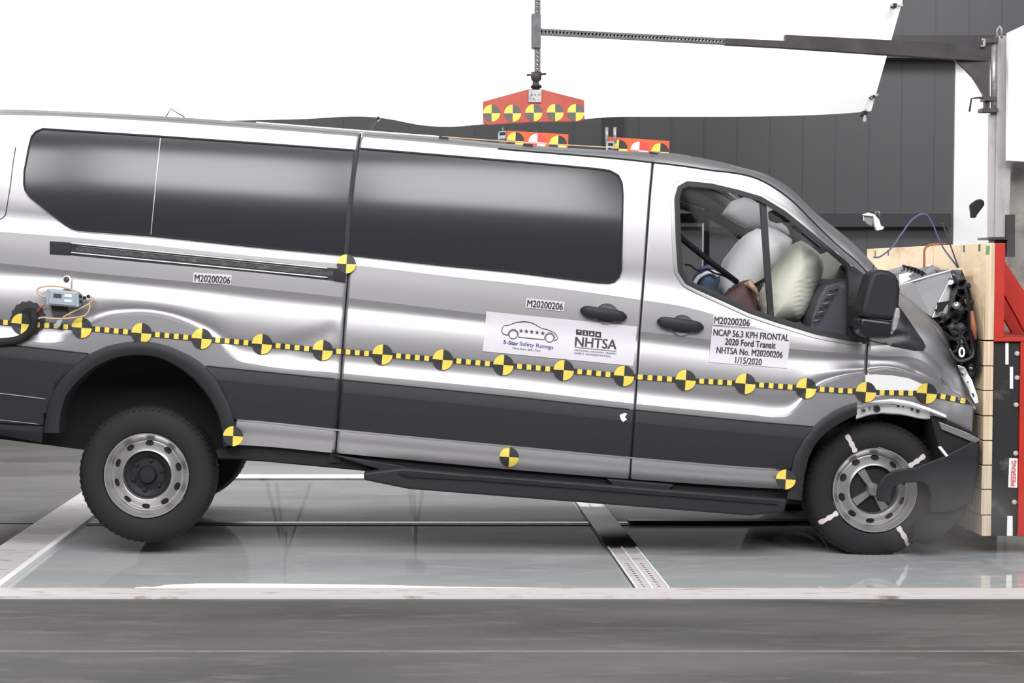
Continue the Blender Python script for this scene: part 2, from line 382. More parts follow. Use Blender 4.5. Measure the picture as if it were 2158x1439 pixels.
SKIN = BVHTree.FromPolygons([tuple(v) for col in VERT for v in col],
    [(i * NR + j, i * NR + j + 1, (i + 1) * NR + j + 1, (i + 1) * NR + j) for i in range(len(us) - 1) for j in range(NR - 1)])
def hit(px, py, off=0.0):
    d = ray(px, py).normalized(); r = SKIN.ray_cast(CAM, d)
    if r[0] is None:
        q = SKIN.find_nearest(P(px, py, -0.05)); Y = q[0].y
    else: Y = r[0].y
    return P(px, py, Y - off)
GLASS = Curve1([(-.4, -.040), (-.2, -.030), (0, -.022), (.2, -.014), (.4, -.0035), (.6, .012), (.8, .035), (1, .066), (1.2, .105)])
def wsurf(x, y, off=0.0):
    return P(x, y, GLASS((W2(x) - y) / (W2(x) - W1(x))) - off)
DOORWIN = [(1428, 418), (1434, 396), (1449, 388), (1499, 393), (1554, 406), (1602, 420), (1652, 450), (1693, 483), (1735, 518), (1785, 560), (1800, 590), (1810, 640), (1812, 690), (1806, 716), (1793, 712), (1721, 698), (1638, 673), (1582, 654), (1527, 629), (1471, 604), (1449, 593), (1435, 570), (1431, 507)]
def grow(poly, k):
    cx = sum(p[0] for p in poly) / len(poly); cy = sum(p[1] for p in poly) / len(poly); out = []
    n = len(poly)
    for i in range(n):
        a = Vector(poly[i - 1]); b = Vector(poly[i]); c = Vector(poly[(i + 1) % n]); t = (c - a).normalized(); nn = Vector((t.y, -t.x))
        if (b - Vector((cx, cy))).dot(nn) < 0: nn = -nn
        out.append(tuple(b + nn * k))
    return out
HOLE = grow(DOORWIN, 5)
def skin_part(name, parent, u0, u1, ja, jb, m, hole=None, mirror=False, thick=0.012):
    bm = bmesh.new(); vm = {}
    def v(i, j):
        if (i, j) not in vm:
            p = VERT[i][j]; vm[i, j] = bm.verts.new((p.x, 2 * YC - p.y, p.z) if mirror else p)
        return vm[i, j]
    for i in range(len(us) - 1):
        if us[i] < u0 - .01 or us[i + 1] > u1 + .01: continue
        for j in range(ja, jb):
            q = [PX[i][j], PX[i][j+1], PX[i+1][j+1], PX[i+1][j]]
            if max(a[1] for a in q) - min(a[1] for a in q) < 0.05: continue
            if PX[i][j+1][1] - PX[i][j][1] < 0.06 and PX[i+1][j+1][1] - PX[i+1][j][1] < 0.06: continue
            if hole and inside(hole, sum(a[0] for a in q) / 4, sum(a[1] for a in q) / 4): continue
            f = bm.faces.new((v(i, j), v(i, j+1), v(i+1, j+1), v(i+1, j)) if not mirror else (v(i, j), v(i+1, j), v(i+1, j+1), v(i, j+1))); f.smooth = True
    for (i, j), vv in vm.items():
        if (i + 1, j) in vm and GRID[i][j][3]:
            e = bm.edges.get((vv, vm[i + 1, j]))
            if e: e.smooth = False
    me = bpy.data.meshes.new(name); bm.normal_update(); bm.to_mesh(me); bm.free()
    o = link(name, me, m, parent)
    md = o.modifiers.new('solid', 'SOLIDIFY'); md.thickness = thick; md.offset = -1
    return o
def decal_tri(poly, res):
    """triangulate a traced outline with inner points every res pixels"""
    xs = [p[0] for p in poly]; ys = [p[1] for p in poly]
    fine = []
    for i in range(len(poly)):
        a = poly[i]; b = poly[(i + 1) % len(poly)]; n = max(1, int(math.dist(a, b) / res))
        for k in range(n): fine.append((a[0] + (b[0] - a[0]) * k / n, a[1] + (b[1] - a[1]) * k / n))
    pts = [Vector(p) for p in fine]; nb = len(pts)
    x = min(xs) + res / 2
    while x < max(xs):
        y = min(ys) + res / 2
        while y < max(ys):
            if inside(poly, x, y) and min(math.dist((x, y), f) for f in fine) > res * .45: pts.append(Vector((x, y)))
            y += res
        x += res
    r = geometry.delaunay_2d_cdt(pts, [(i, (i + 1) % nb) for i in range(nb)], [], 1, 1e-4)
    return [tuple(v) for v in r[0]], [tuple(f) for f in r[2]]
def decal(name, poly, m, parent=None, off=0.004, thick=0.004, res=14, smooth=True, surf=hit):
    vs_, fs = decal_tri(poly, res)
    bm = bmesh.new(); V = [bm.verts.new(surf(x, y, off)) for x, y in vs_]
    for f in fs:
        a, b, c = [Vector(vs_[i]) for i in f[:3]]
        ff = bm.faces.new([V[i] for i in (f if (b - a).cross(c - a) < 0 else f[::-1])]); ff.smooth = smooth
    for e in bm.edges:
        if len(e.link_faces) == 1: e.smooth = False
    me = bpy.data.meshes.new(name); bm.normal_update(); bm.to_mesh(me); bm.free(); o = link(name, me, m, parent)
    # make sure faces look to the camera (-Y)
    if len(me.polygons) and sum(p.normal.y for p in me.polygons) > 0: me.flip_normals()
    if thick:
        md = o.modifiers.new('solid', 'SOLIDIFY'); md.thickness = thick; md.offset = -1
    return o
def circle_px(cx, cy, rx, ry=None, n=24, a0=0):
    ry = ry or rx; return [(cx + rx * math.cos(a0 + 2*PI*k/n), cy + ry * math.sin(a0 + 2*PI*k/n)) for k in range(n)]
def stripe(bm, pts, wpx, surf, off, mi=0, closed=False):
    n = len(pts); L = []
    for i in range(n):
        a = Vector(pts[i - 1] if (i or closed) else pts[0]); b = Vector(pts[(i + 1) % n] if (i < n - 1 or closed) else pts[-1])
        t = (b - a).normalized(); nn = Vector((-t.y, t.x)) * wpx / 2; p = Vector(pts[i])
        L.append((bm.verts.new(surf(*(p + nn), off)), bm.verts.new(surf(*(p - nn), off))))
    for i in range(n if closed else n - 1):
        a, b = L[i], L[(i + 1) % n]; f = bm.faces.new((a[0], b[0], b[1], a[1])); f.material_index = mi
def face_cam(o):
    me = o.data
    for p in me.polygons:
        if p.normal.y > 0: p.flip()
    return o
def text_on(name, s, pl, pr, hpx, m, parent, surf=hit, off=0.007, bold=0.0):
    """lettering fitted between pixel points pl and pr (baseline centre line), cap height hpx"""
    cu = bpy.data.curves.new('t', 'FONT'); cu.body = s; cu.size = 1; cu.offset = 0; cu.resolution_u = 3
    to = bpy.data.objects.new('t', cu); C.objects.link(to)
    dg = bpy.context.evaluated_depsgraph_get(); me = bpy.data.meshes.new_from_object(to.evaluated_get(dg)); me.name = name
    bpy.data.objects.remove(to); bpy.data.curves.remove(cu)
    xs = [v.co.x for v in me.vertices]; x0, x1 = min(xs), max(xs); cap = 0.69
    d = Vector(pr) - Vector(pl); L = d.length; d.normalize(); n = Vector((d.y, -d.x)); 
    for v in me.vertices:
        a = (v.co.x - x0) / (x1 - x0) * L; b = (v.co.y / cap - .5) * hpx
        q = Vector(pl) + d * a + n * b; v.co = surf(q.x, q.y, off)
    if bold:
        bm = bmesh.new(); bm.from_mesh(me); g = bmesh.ops.duplicate(bm, geom=bm.verts[:] + bm.edges[:] + bm.faces[:])
        for v in g['geom']:
            if isinstance(v, bmesh.types.BMVert): v.co += Vector((.0011 + bold * .05, -.0003, -.0001))
        bm.to_mesh(me); bm.free()
    o = link(name, me, m, parent); face_cam(o); return o
def flat(Y):
    return lambda x, y, off=0.0: P(x, y, Y - off)
def marker(parent, cx, cy, r, rot=4.5, surf=hit, off=0.009, cols=('yellow', 'mark_black'), name='target_marker', clip=None):
    bm = bmesh.new(); n = 48
    c0 = math.radians(rot)
    for q in range(4):
        mi = 0 if q in (0, 2) else 1              # 0 bottom right, 1 bottom left, 2 top left, 3 top right (y down)
        rings = []
        for rr in (0, .5, 1):
            rings.append([bm.verts.new(surf(cx + r * rr * math.cos(c0 + q * PI/2 + k * PI/2/12), cy + r * rr * math.sin(c0 + q * PI/2 + k * PI/2/12), off)) for k in range(13)] if rr else [bm.verts.new(surf(cx, cy, off))])
        for k in range(12):
            bm.faces.new((rings[0][0], rings[1][k], rings[1][k+1])).material_index = mi
            bm.faces.new((rings[1][k], rings[2][k], rings[2][k+1], rings[1][k+1])).material_index = mi
    me = bpy.data.meshes.new(name); bm.normal_update(); bm.to_mesh(me); bm.free()
    o = link(name, me, list(cols), parent); face_cam(o); return o

# ================================================================== THE SETTING
def struct(o): o['kind'] = 'structure'; return o
FLH = 0.0
# floor slab round the glass field: near strip, left, far
yN0, yN1 = PF(900, 1262).y, PF(900, 1244).y
yF0, yF1 = PF(900, 1011).y, PF(900, 1003).y
ySlot = PF(900, 1103).y
xl0, xl1 = PF(0, 1182), PF(113, 1110)      # left beam upper edge
bm = bmesh.new()
bl = PF(3, 1243).x; 
add_box(bm, (-14, -14, -.3), (14, yN0, 0)); add_box(bm, (-14, yF1, -.3), (14, 8.6, 0)); add_box(bm, (-14, yN0, -.3), (bl - .15, yF1, 0))
struct(bmobj('floor', bm, 'concrete'))
g = struct(box('floor_glass', (bl - .15, yN1, -.3), (14, yF0, -.002), 'glass_floor'))
# rails
struct(box('trim_1', (-14, yN0, -.05), (14, yN1, .012), 'rail_white'))
struct(box('trim_2', (bl, yF0, -.05), (14, yF1, .012), 'rail_white'))
tb = bmesh.new(); add_box(tb, (-14, ySlot - .012, -.01), (14, ySlot + .05, .004)); struct(bmobj('trim_3', tb, 'slot'))
struct(box('trim_4', (bl, ySlot - .06, -.01), (14, ySlot - .035, .003), 'dark_steel'))
yj = PF(900, 1372).y; struct(box('trim_16', (-14, yj - .004, -.01), (14, yj + .004, .0006), 'concrete_block'))
# left beam and middle beam
wb = PF(3, 1243).x - PF(0, 1182).x
def floor_strip(name, pts, z0, z1, m):
    bm = bmesh.new(); add_prism(bm, [PF(x, y, 0).xy.to_3d() + Vector((0, 0, z1)) for x, y in pts], (0, 0, z0 - z1)); return struct(bmobj(name, bm, m))
xa, xb = PF(2, 1243).x, PF(0, 1182).x
struct(box('trim_5', (xa - .30, yN1, -.02), (xa - .035, yF0, .010), 'rail_white'))
struct(box('trim_6', (xa - .035, yN1, -.02), (xa, yF0, .022), 'white'))
mx0, mx1 = PF(1341, 1246).x, PF(1415, 1248).x
bm = bmesh.new(); add_box(bm, (mx0, yN1, -.02), (mx1, yF0, .008)); struct(bmobj('trim_7', bm, 'rail_white'))
for q in (0.0, .45, .94):
    xx = mx0 + (mx1 - mx0) * q; struct(box('trim_8', (xx, yN1, 0), (xx + .008, yF0, .016), 'white'))
bm = bmesh.new()
for q in (.25, .7):
    for k in range(12):
        xx = mx0 + (mx1 - mx0) * q; yy = yN1 + .05 + k * .055; add_box(bm, (xx, yy, .008), (xx + .010, yy + .012, .0095))
struct(bmobj('trim_9', bm, 'wall_trim'))
bm = bmesh.new(); add_box(bm, (mx0 - .004, PF(1300, 1157).y, .006), (mx1 + .004, PF(1250, 1073).y, .0165)); tag(bmobj('dark_strip', bm, 'black', bevel=.003), 'black strip across the white diagonal floor beam', 'mat')  # flat dark strip over the middle stretch of the beam
struct(box('trim_10', (PF(1322, 1100).x, ySlot - .03, 0), (PF(1322, 1100).x + 4, ySlot + .055, .02), 'black'))
# back wall
WY = 8.3
Zt = 9.0
bm = bmesh.new(); add_box(bm, (-14, WY, -.1), (14, WY + .2, Zt)); struct(bmobj('wall_back', bm, 'wall_grey'))
bm = bmesh.new()
for k in range(70):
    x = -9 + k * .33; add_box(bm, (x, WY - .004, 0), (x + .014, WY + .01, Zt))
struct(bmobj('trim_11', bm, 'wall_seam'))
def wallbox(name, x0, x1, y0, y1, dY, m, t=.1):
    a = P(x0, y1, WY - dY); b = P(x1, y0, WY - dY); return struct(box(name, (a.x, WY - dY, a.z), (b.x, WY - dY + t, b.z), m))
wallbox('trim_12', -700, 2004, 459, 478, .14, 'wall_trim', .14)
wallbox('trim_13', -700, 2004, 450, 461, .09, 'wall_trim', .1)
wallbox('trim_14', 1268, 1316, -400, 900, .03, 'wall_trim', .05)
wallbox('trim_15', 1400, 2120, 74, 122, .25, 'wall_trim', .25)
wallbox('wall_right', 2004, 2500, 80, 900, .02, 'white_wall', .02)
# ceiling and side walls that close the hall
struct(box('wall_left', (-14.2, -14, -.1), (-14, 8.5, Zt), 'wall_grey'))

# ================================================================== BARRIER
BY0, BY1 = 0.02, 2.30
X0 = P(2070, 900, BY0).x; X1 = P(2092, 800, BY0).x
Zt1 = P(2092, 512, BY0).z; Zs = P(2090, 718, BY0).z; Zb = P(2085, 1130, BY0).z
bar = thing('crash_barrier', ((X0 + 3.6) / 2, 1.1, 0), 'rigid crash barrier with black load cell wall and red steel frame behind plywood facing', 'barrier')
def bx(name, a, b, m, parent=bar, bevel=0.003): return box(name, a, b, m, parent, bevel)
rnd = random.Random(3)
# upper sheet then ten stacked strips of the lower facing
bx('plywood_sheet', (X0, BY0, Zs + .004), (X1, BY1, Zt1), ['plywood', 'plywood_edge'][0])
bx('plywood_edge', (X0 + .001, BY0 - .012, Zs + .004), (X1 - .001, BY0 - .0005, Zt1 - .001), 'plywood_edge')
hs = [718, 771, 823, 876, 928, 980, 1031, 1085, 1130]
for a, b in zip(hs, hs[1:]):
    za, zb = P(2085, a, BY0).z, P(2085, b, BY0).z
    dx = rnd.uniform(-.004, .004)
    bx('plywood_block', (X0 + dx, BY0 - .01, zb + .0025), (X1, BY1, za - .0025), 'plywood_edge')
XC = P(2148, 900, BY0).x
bx('load_cell_wall', (X1, BY0 + .01, Zb), (XC, BY1, Zs - .005), 'load_cell')
bx('red_column', (XC, BY0 - .005, Zb), (XC + .22, BY0 + .12, Zs), 'red_steel')
bx('red_base_plate', (X1, BY0 - .01, Zs - .004), (XC + .3, BY1, P(2100, 711, BY0).z), 'red_steel')
XR = P(2117, 600, BY0).x
bx('red_front_plate', (X1, BY0 - .005, P(2100, 711, BY0).z), (XR, BY1, Zt1), 'red_steel')
prism('red_gusset', [(2113, 545), (2118, 552), (2158, 612), (2200, 680), (2200, 711), (2170, 711), (2158, 695), (2118, 622), (2113, 622)], BY0 + .30, .03, 'red_steel', bar)
prism('red_gusset', [(2113, 640), (2118, 627), (2158, 695), (2170, 712), (2140, 712), (2116, 670)], BY0 + .60, .03, 'red_steel', bar)
box('support_leg', (X1 + .02, .5, 0), (X1 + .2, BY1 - .2, Zb + .01), 'dark_steel', bar)
for (x, y0, y1) in ((2122.5, 722, 768), (2132, 773, 819)): prism('data_label', [(x - 3.5, y0), (x + 3, y0), (x + 3, y1), (x - 3.5, y1)], BY0 + .006, .004, 'white', bar)
prism('data_label', [(2123, 1087), (2134, 1087), (2134, 1129), (2122, 1129)], BY0 + .006, .004, 'white', bar)
st = prism('maker_label', [(2127, 965), (2145, 966), (2144, 1028), (2125, 1027)], BY0 + .006, .004, 'white', bar, bevel=.002)
text_on('lettering', 'MESSRING', (2134.5, 1023), (2136.5, 970), 10, 'ink_red', st, flat(BY0 + .002), .0015, .01)
for (x, y) in ((2143, 745), (2143, 796), (2141, 853), (2140, 955), (2137, 1058)):
    bm = bmesh.new(); add_lathe(bm, P(x, y, BY0 + .01), [(.013, 0), (.013, -.006), (.009, -.010), (0, -.010)], 14); bmobj('bolt_head', bm, 'post_paint', bar)
prism('green_stamp', [(2079, 518), (2086, 518), (2085, 536), (2078, 536)], BY0 - .014, .002, 'green_mark', bar)
for (x, y, Y) in ((2024, 524, .35), (2066, 522, .1), (1848, 534, 2.1), (1879, 533, 1.8)):
    q = P(x, y, Y); box('bolt_hole', (X0 - .002, Y - .012, q.z - .018), (X0 + .001, Y + .012, q.z + .018), 'dark_steel', bar)
CBX = P(2126, 600, 1.78).x
cb = tag(box('concrete_block', (CBX, 1.78, 0), (CBX + 2.2, 2.1, P(2140, 338, 1.78).z), 'concrete_block', bevel=.02), 'weathered grey concrete block behind the red steel frame', 'concrete block')
wp = tag(prism('white_board', [(2126, 68), (2230, 20), (2230, 345), (2124, 338)], 1.5, .04, 'white_wall'), 'white sloping board above the concrete block at the right edge', 'board')

# post, swing arm, mast and hanging target
PYD = 1.62
post = thing('steel_post', P(2105, 508, PYD), 'pale scuffed steel post standing on top of the crash barrier', 'post')
q0, q1 = P(2103, 75, PYD), P(2128, 500, PYD)
box('upright', (q0.x, PYD, q1.z), (q1.x, PYD + .10, q0.z), 'post_paint', post, .004)
prism('flange', [(2103, 232), (2103, 500), (2086, 500), (2088, 240)], PYD + .02, .05, 'post_paint', post, .002)
prism('base_plate', [(2083, 500), (2125, 500), (2125, 505), (2083, 505)], PYD - .05, .2, 'dark_steel', post)
prism('side_plate', [(2123, 452), (2139, 452), (2139, 541), (2122, 541)], PYD - .04, .04, 'dark_steel', post)
prism('foot', [(2095, 505), (2120, 505), (2120, 540), (2095, 540)], PYD, .1, 'dark_steel', post)
tube('pin_loop', [P(2102, 80, PYD), P(2102, 62, PYD), P(2107, 55, PYD), P(2111, 62, PYD), P(2111, 80, PYD)], .007, 'galvanised', post)
AYR, AYL = 1.62, 1.0
arm = thing('swing_arm', P(2085, 240, AYR), 'dark steel swing arm with perforated tube reaching over the van roof', 'arm')
def bar2(name, a, b, hh, t, m, parent, bevel=.003):
    """bar between two traced line pairs a=(x,ytop,ybot,Y) b=..."""
    bm = bmesh.new(); A = [P(a[0], a[1], a[3]), P(a[0], a[2], a[3])]; B = [P(b[0], b[1], b[3]), P(b[0], b[2], b[3])]
    add_prism(bm, [A[0], A[1], B[1], B[0]], (0, t, 0)); return bmobj(name, bm, m, parent, bevel=bevel)
yat = lambda x: AYL + (AYR - AYL) * (x - 1130) / (2085 - 1130)
bar2('beam', (1655, 73, 101, yat(1655)), (2088, 95, 130, yat(2088)), 0, .05, 'dark_steel', arm)
bar2('beam_sleeve', (1528, 80, 94, yat(1528)), (1657, 86, 101, yat(1657)), 0, .05, 'dark_steel', arm)
prism('gusset', [(2006, 121), (2018, 131), (2034, 145), (2050, 162), (2062, 180), (2071, 196), (2075, 210), (2075, 236), (2086, 236), (2086, 96), (2006, 110)], AYR, .03, 'dark_steel', arm)
tube('hinge_rod', [P(2094, 84, AYR), P(2094, 234, AYR)], .018, 'galvanised', arm)
prism('hinge_plate', [(2075, 203), (2100, 203), (2100, 212), (2075, 212)], AYR - .03, .08, 'dark_steel', arm)
prism('hinge_plate', [(2070, 228), (2104, 228), (2104, 236), (2070, 236)], AYR - .03, .08, 'dark_steel', arm)
prism('hinge_plate', [(2080, 80), (2104, 78), (2104, 90), (2080, 90)], AYR - .03, .08, 'dark_steel', arm)
tube('lock_handle', [P(2043, 235, AYR), P(2047, 208, AYR), P(2060, 206, AYR), P(2078, 206, AYR)], .006, 'dark_steel', arm)
tube('lock_bolt', [P(2067, 97, AYR - .03), P(2075, 97, AYR - .03), P(2074, 83, AYR - .03), P(2070, 83, AYR - .03)], .008, 'galvanised', arm)
def perforated(name, A, B, hw, nrm, depth, n, m, parent, hr=.32):
    """square tube from A to B with a row of holes through its two wide faces"""
    A, B = Vector(A), Vector(B); d = (B - A); L = d.length; d.normalize(); nrm = Vector(nrm); nrm = (nrm - d * nrm.dot(d)).normalized(); s = d.cross(nrm)
    bm = bmesh.new(); cell = L / n
    for side in (0, depth):
        base = nrm * side
        for k in range(n):
            c = A + d * (cell * (k + .5)) + base
            sq = [(-1,-1),(0,-1),(1,-1),(1,0),(1,1),(0,1),(-1,1),(-1,0)]
            out = [bm.verts.new(c + d * (a * cell / 2) + s * (b * hw)) for a, b in sq]
            inn = [bm.verts.new(c + (d * math.cos(t) + s * math.sin(t)) * (hw * 2 * hr)) for t in [math.atan2(b, a) for a, b in sq]]
            for i in range(8): bm.faces.new((out[i], out[(i+1) % 8], inn[(i+1) % 8], inn[i]))
    for sg in (-1, 1):
        v = [bm.verts.new(A + s * hw * sg), bm.verts.new(B + s * hw * sg), bm.verts.new(B + s * hw * sg + nrm * depth), bm.verts.new(A + s * hw * sg + nrm * depth)]
        bm.faces.new(v)
    bmesh.ops.remove_doubles(bm, verts=bm.verts, dist=1e-5)
    o = bmobj(name, bm, m, parent); return o
hw = (P(1140, 60, AYL) - P(1140, 73, AYL)).length / 2
perforated('perforated_tube', P(1138, 66.5, AYL), P(1530, 87, yat(1530)), hw, (0, 1, 0), .035, 52, 'tube_steel', arm, .2)
prism('collar', [(1121, 28), (1140, 30), (1140, 101), (1121, 100)], AYL - .035, .075, 'tube_steel', arm, .003)
ht = thing('hanging_target', P(1127, 262, AYL), 'salmon red target board with five yellow and black discs hanging over the roof', 'target board')
mast = perforated('mast', P(1133, -420, AYL - .02), P(1133, 156, AYL - .02), .0165, (0, 1, 0), .04, 66, 'tube_steel', ht, .18)
bm = bmesh.new(); a = P(1120.5, -420, AYL - .018); b = P(1128, 156, AYL - .018)
add_prism(bm, [P(1121, -420, AYL + .012), P(1126.5, -420, AYL - .02), P(1129.5, 156, AYL - .02), P(1124, 156, AYL + .012)], (.0, .012, 0))
bmobj('mast_side', bm, 'white', ht)
bm = bmesh.new(); add_lathe(bm, (0, 0, 0), [(0, -.035), (.030, -.035), (.031, -.01), (.027, .012), (.012, .020), (.010, .026), (0, .026)], 20)
bmesh.ops.rotate(bm, verts=bm.verts, cent=(0, 0, 0), matrix=Matrix.Rotation(-PI / 2, 3, 'X')); bmesh.ops.translate(bm, verts=bm.verts, vec=P(1130, 165, AYL)); bmobj('clamp', bm, 'dark_steel', ht)
tube('clamp_screw', [P(1110, 158, AYL), P(1151, 156, AYL)], .006, 'dark_steel', ht)
bm = bmesh.new(); add_lathe(bm, (0, 0, 0), [(0, -.009), (.030, -.008), (.032, 0), (.028, .008), (0, .009)], 20)
bmesh.ops.rotate(bm, verts=bm.verts, cent=(0, 0, 0), matrix=Matrix.Rotation(PI / 2, 3, 'X')); bmesh.ops.translate(bm, verts=bm.verts, vec=P(1130, 182.5, AYL)); bmobj('swivel_disc', bm, 'black', ht)
prism('bracket_neck', [(1123, 170), (1136, 170), (1138, 190), (1121, 190)], AYL - .01, .02, 'dark_steel', ht)
brd = prism('board', [(1018, 214), (1113, 188), (1142, 188), (1231, 211), (1232, 252), (1218, 256), (1128, 257), (1075, 260), (1030, 263), (1018, 260)], AYL, .02, 'board_red', ht, .003)
for x, y in ((1036, 238.5), (1080.5, 238.5), (1125, 237.5), (1170, 237), (1213.5, 237)): marker(brd, x, y, 18, 0, flat(AYL), .002, ('yellow', 'mark_grey'))
pl = prism('bracket_plate', [(1114, 189), (1142, 189), (1141, 216), (1113, 215)], AYL - .012, .01, 'galvanised', ht, .002)
for x, y in ((1121, 200), (1128, 200), (1136, 200), (1125, 209)):
    bm = bmesh.new(); add_lathe(bm, P(x, y, AYL - .012), [(0, -.004), (.003, -.004), (.004, 0)], 8); bmobj('bolt', bm, 'dark_steel', pl)

# diffuser sheet
SY = 5.0
edge = Curve1([(-260, 262), (200, 262), (330, 258), (540, 253), (630, 251), (790, 247), (815, 250), (890, 264), (952, 267), (1015, 262), (1120, 256), (1230, 251), (1280, 247), (1380, 246), (1505, 246), (1620, 245), (1805, 237), (1836, 234)])
sh = thing('diffuser_sheet', P(800, 250, SY), 'huge white diffuser sheet hung behind and above the van', 'sheet')
bm = bmesh.new(); nx, ny = 90, 26; G = []
for i in range(nx + 1):
    col = []
    for j in range(ny + 1):
        t = j / ny; s = i / nx
        xb = -260 + (1836 + 260) * s; yb = edge(xb)
        xr = xb + (s ** 8) * t * 160 if True else xb
        x = -260 + s * (1836 + 150 * (1 - (1 - t) ** 1.0) * .62 * 2.0 + 260) if t else xb
        y = yb + (-420 - yb) * t
        fold = .05 * math.sin(xb * .012) * (1 - t) ** 3 + .05 * math.exp(-t * 9) + .03 * math.exp(-(1 - s) * 18) + .05 * math.exp(-((xb - 1330) / 60) ** 2) * math.exp(-t * 10)
        col.append(bm.verts.new(P(x, y, SY + fold)))
    G.append(col)
for i in range(nx):
    for j in range(ny): bm.faces.new((G[i][j], G[i][j+1], G[i+1][j+1], G[i+1][j])).smooth = True
so = bmobj('fabric', bm, 'diffuser', sh)
def clip(x, y, ang, L=14, w=7, Y=SY - .03, dark=False):
    c = math.cos(ang); s = math.sin(ang); t = thing('spring_clamp', P(x, y, Y), None, 'clamp')
    r = lambda a, b: (x + a * c - b * s, y + a * s + b * c)
    prism('jaw', [r(-w, -w * .5), r(w * .3, -w * .7), r(w * .3, w * .7), r(-w, w * .5)], Y, .14, 'black', t, .003)
    prism('grip', [r(w * .1, -w * .45), r(L, -w * .6), r(L * 1.15, 0), r(L, w * .45), r(w * .1, w * .3)], Y + .005, .02, 'dark_steel' if dark else 'galvanised', t, .003)
    prism('jaw_tip', [r(-w * 1.5, -w * .2), r(-w * .8, -w * .3), r(-w * .8, w * .3), r(-w * 1.5, w * .2)], Y, .02, 'steel', t)
    return t
clip(1888, 11, 0.0)['label'] = 'spring clamp on the right edge of the white sheet, topmost'
clip(1843, 203, -.4, 9, 5)['label'] = 'small spring clamp on the right edge of the sheet near its corner'
clip(1824, 240, PI/2 + .15, 16, 7)['label'] = 'spring clamp hanging from the lower right corner of the sheet'
clip(796, 250, PI/2 + .7, 26, 5, dark=True)['label'] = 'long dark clamp on the sheet hem above the sliding door'
for o in bpy.data.objects:
    if o.get('category') == 'clamp': o['group'] = 'clamps on the sheet edge'
tag(tube('hook', [P(349, 258, SY + .05), P(350, 246, SY - .01), P(360, 229, SY - .03), P(388, 246, SY - .01), P(389, 257, SY + .05)], .006, 'steel'), 'thin bent wire hook above the roof near the rear window', 'hook')
# tripods behind the van, seen in the glass floor
def tripod(x, Y, h, spread, label, box_head):
    t = thing('tripod', (x, Y, 0), label, 'tripod', 'camera tripods behind the van')
    for a in (.3, 2.4, 4.5): tube('leg', [(x + spread * math.cos(a), Y + spread * math.sin(a), .012), (x, Y, h * .8)], .016, 'black', t)
    tube('column', [(x, Y, h * .6), (x, Y, h)], .02, 'black', t); box('camera', (x - .08, Y - .12, h), (x + .08, Y + .1, h + .13), 'black', t, .005)
q = PF(600, 946); tripod(q.x, q.y, 1.15, .32, 'black camera tripod behind the van between the wheels, nearer the rear wheel', 1)
q = PF(875, 946); tripod(q.x, q.y, .95, .12, 'narrow black camera tripod behind the middle of the van', 1)

# ================================================================== THE VAN
van = thing('van', (P(1080, 900, YC).x, YC, 0), 'silver passenger van, nose down against the plywood crash barrier', 'van')
qp = skin_part('quarter_panel', van, -190, 722.5, IDX['r0'], IDX['tt'], 'paint')
sd = skin_part('sliding_door', van, 725.5, 1346.5, IDX['r1'], IDX['tt'], 'paint')
fd = skin_part('front_door', van, 1349.5, 1829, IDX['r1'], IDX['tt'], 'paint', hole=HOLE)
fe = skin_part('front_fender', van, 1831.5, 2062, IDX['r0'], IDX['tt'], 'paint')
rr = skin_part('roof_rail', van, 725.5, 1829, IDX['r0'], IDX['r1'], 'paint')
for pt, u0, u1 in ((qp, -190, 722.5), (sd, 725.5, 1346.5), (fd, 1349.5, 1829)):
    if pt is qp: skin_part('cladding', pt, -190, 290, IDX['tt'], IDX['cb'], 'cladding'); skin_part('cladding', pt, 290, u1, IDX['tt'], IDX['cb'], 'cladding')
    else: skin_part('cladding', pt, u0, u1, IDX['tt'], IDX['cb'], 'cladding')
    if pt is qp:
        skin_part('rocker_panel', pt, 508, u1, IDX['cb'], IDX['rb'], 'paint'); skin_part('bumper_skirt', pt, -190, 140, IDX['cb'], IDX['rb'], 'cladding')
    else:
        skin_part('rocker_panel', pt, u0, min(u1, 1668), IDX['cb'], IDX['rb'], 'paint')
# rocker pinch line with its highlight put into the colour, black line over the cladding
bm = bmesh.new(); stripe(bm, [(x, CB(x) - 1) for x in range(500, 1652, 16)], 3.5, hit, .004); face_cam(bmobj('rocker_strip', bm, 'primer', van))
def seam(name, F, x0, x1, r, m='black', dy=0, parent=van, step=16, off=.001):
    n = int((x1 - x0) / step); return tube(name, [hit(x0 + (x1 - x0) * k / n, F(x0 + (x1 - x0) * k / n) + dy, off) for k in range(n + 1)], r, m, parent, 6)
seam('roof_seam', R1, 1050, 1836, .0045)
seam('cladding_seam', TT, 0, 186, .0035); seam('cladding_seam', TT, 436, 706, .0035); seam('cladding_seam', TT, 722, 1326, .0035); seam('cladding_seam', TT, 1340, 1712, .0035)
seam('bumper_seam', Curve1([(-190, 815), (0, 829), (98, 841)]), -190, 96, .003, 'steel')
seam('bumper_seam', Curve1([(-190, 872), (0, 885), (92, 895)]), -190, 90, .002, 'steel')
tube('tailgate_seam', [hit(x, y, .001) for x, y in ((33, 310), (28, 340), (22, 390), (14, 440), (11, 454), (4, 460), (-10, 466))], .0025, 'black', van, 6)
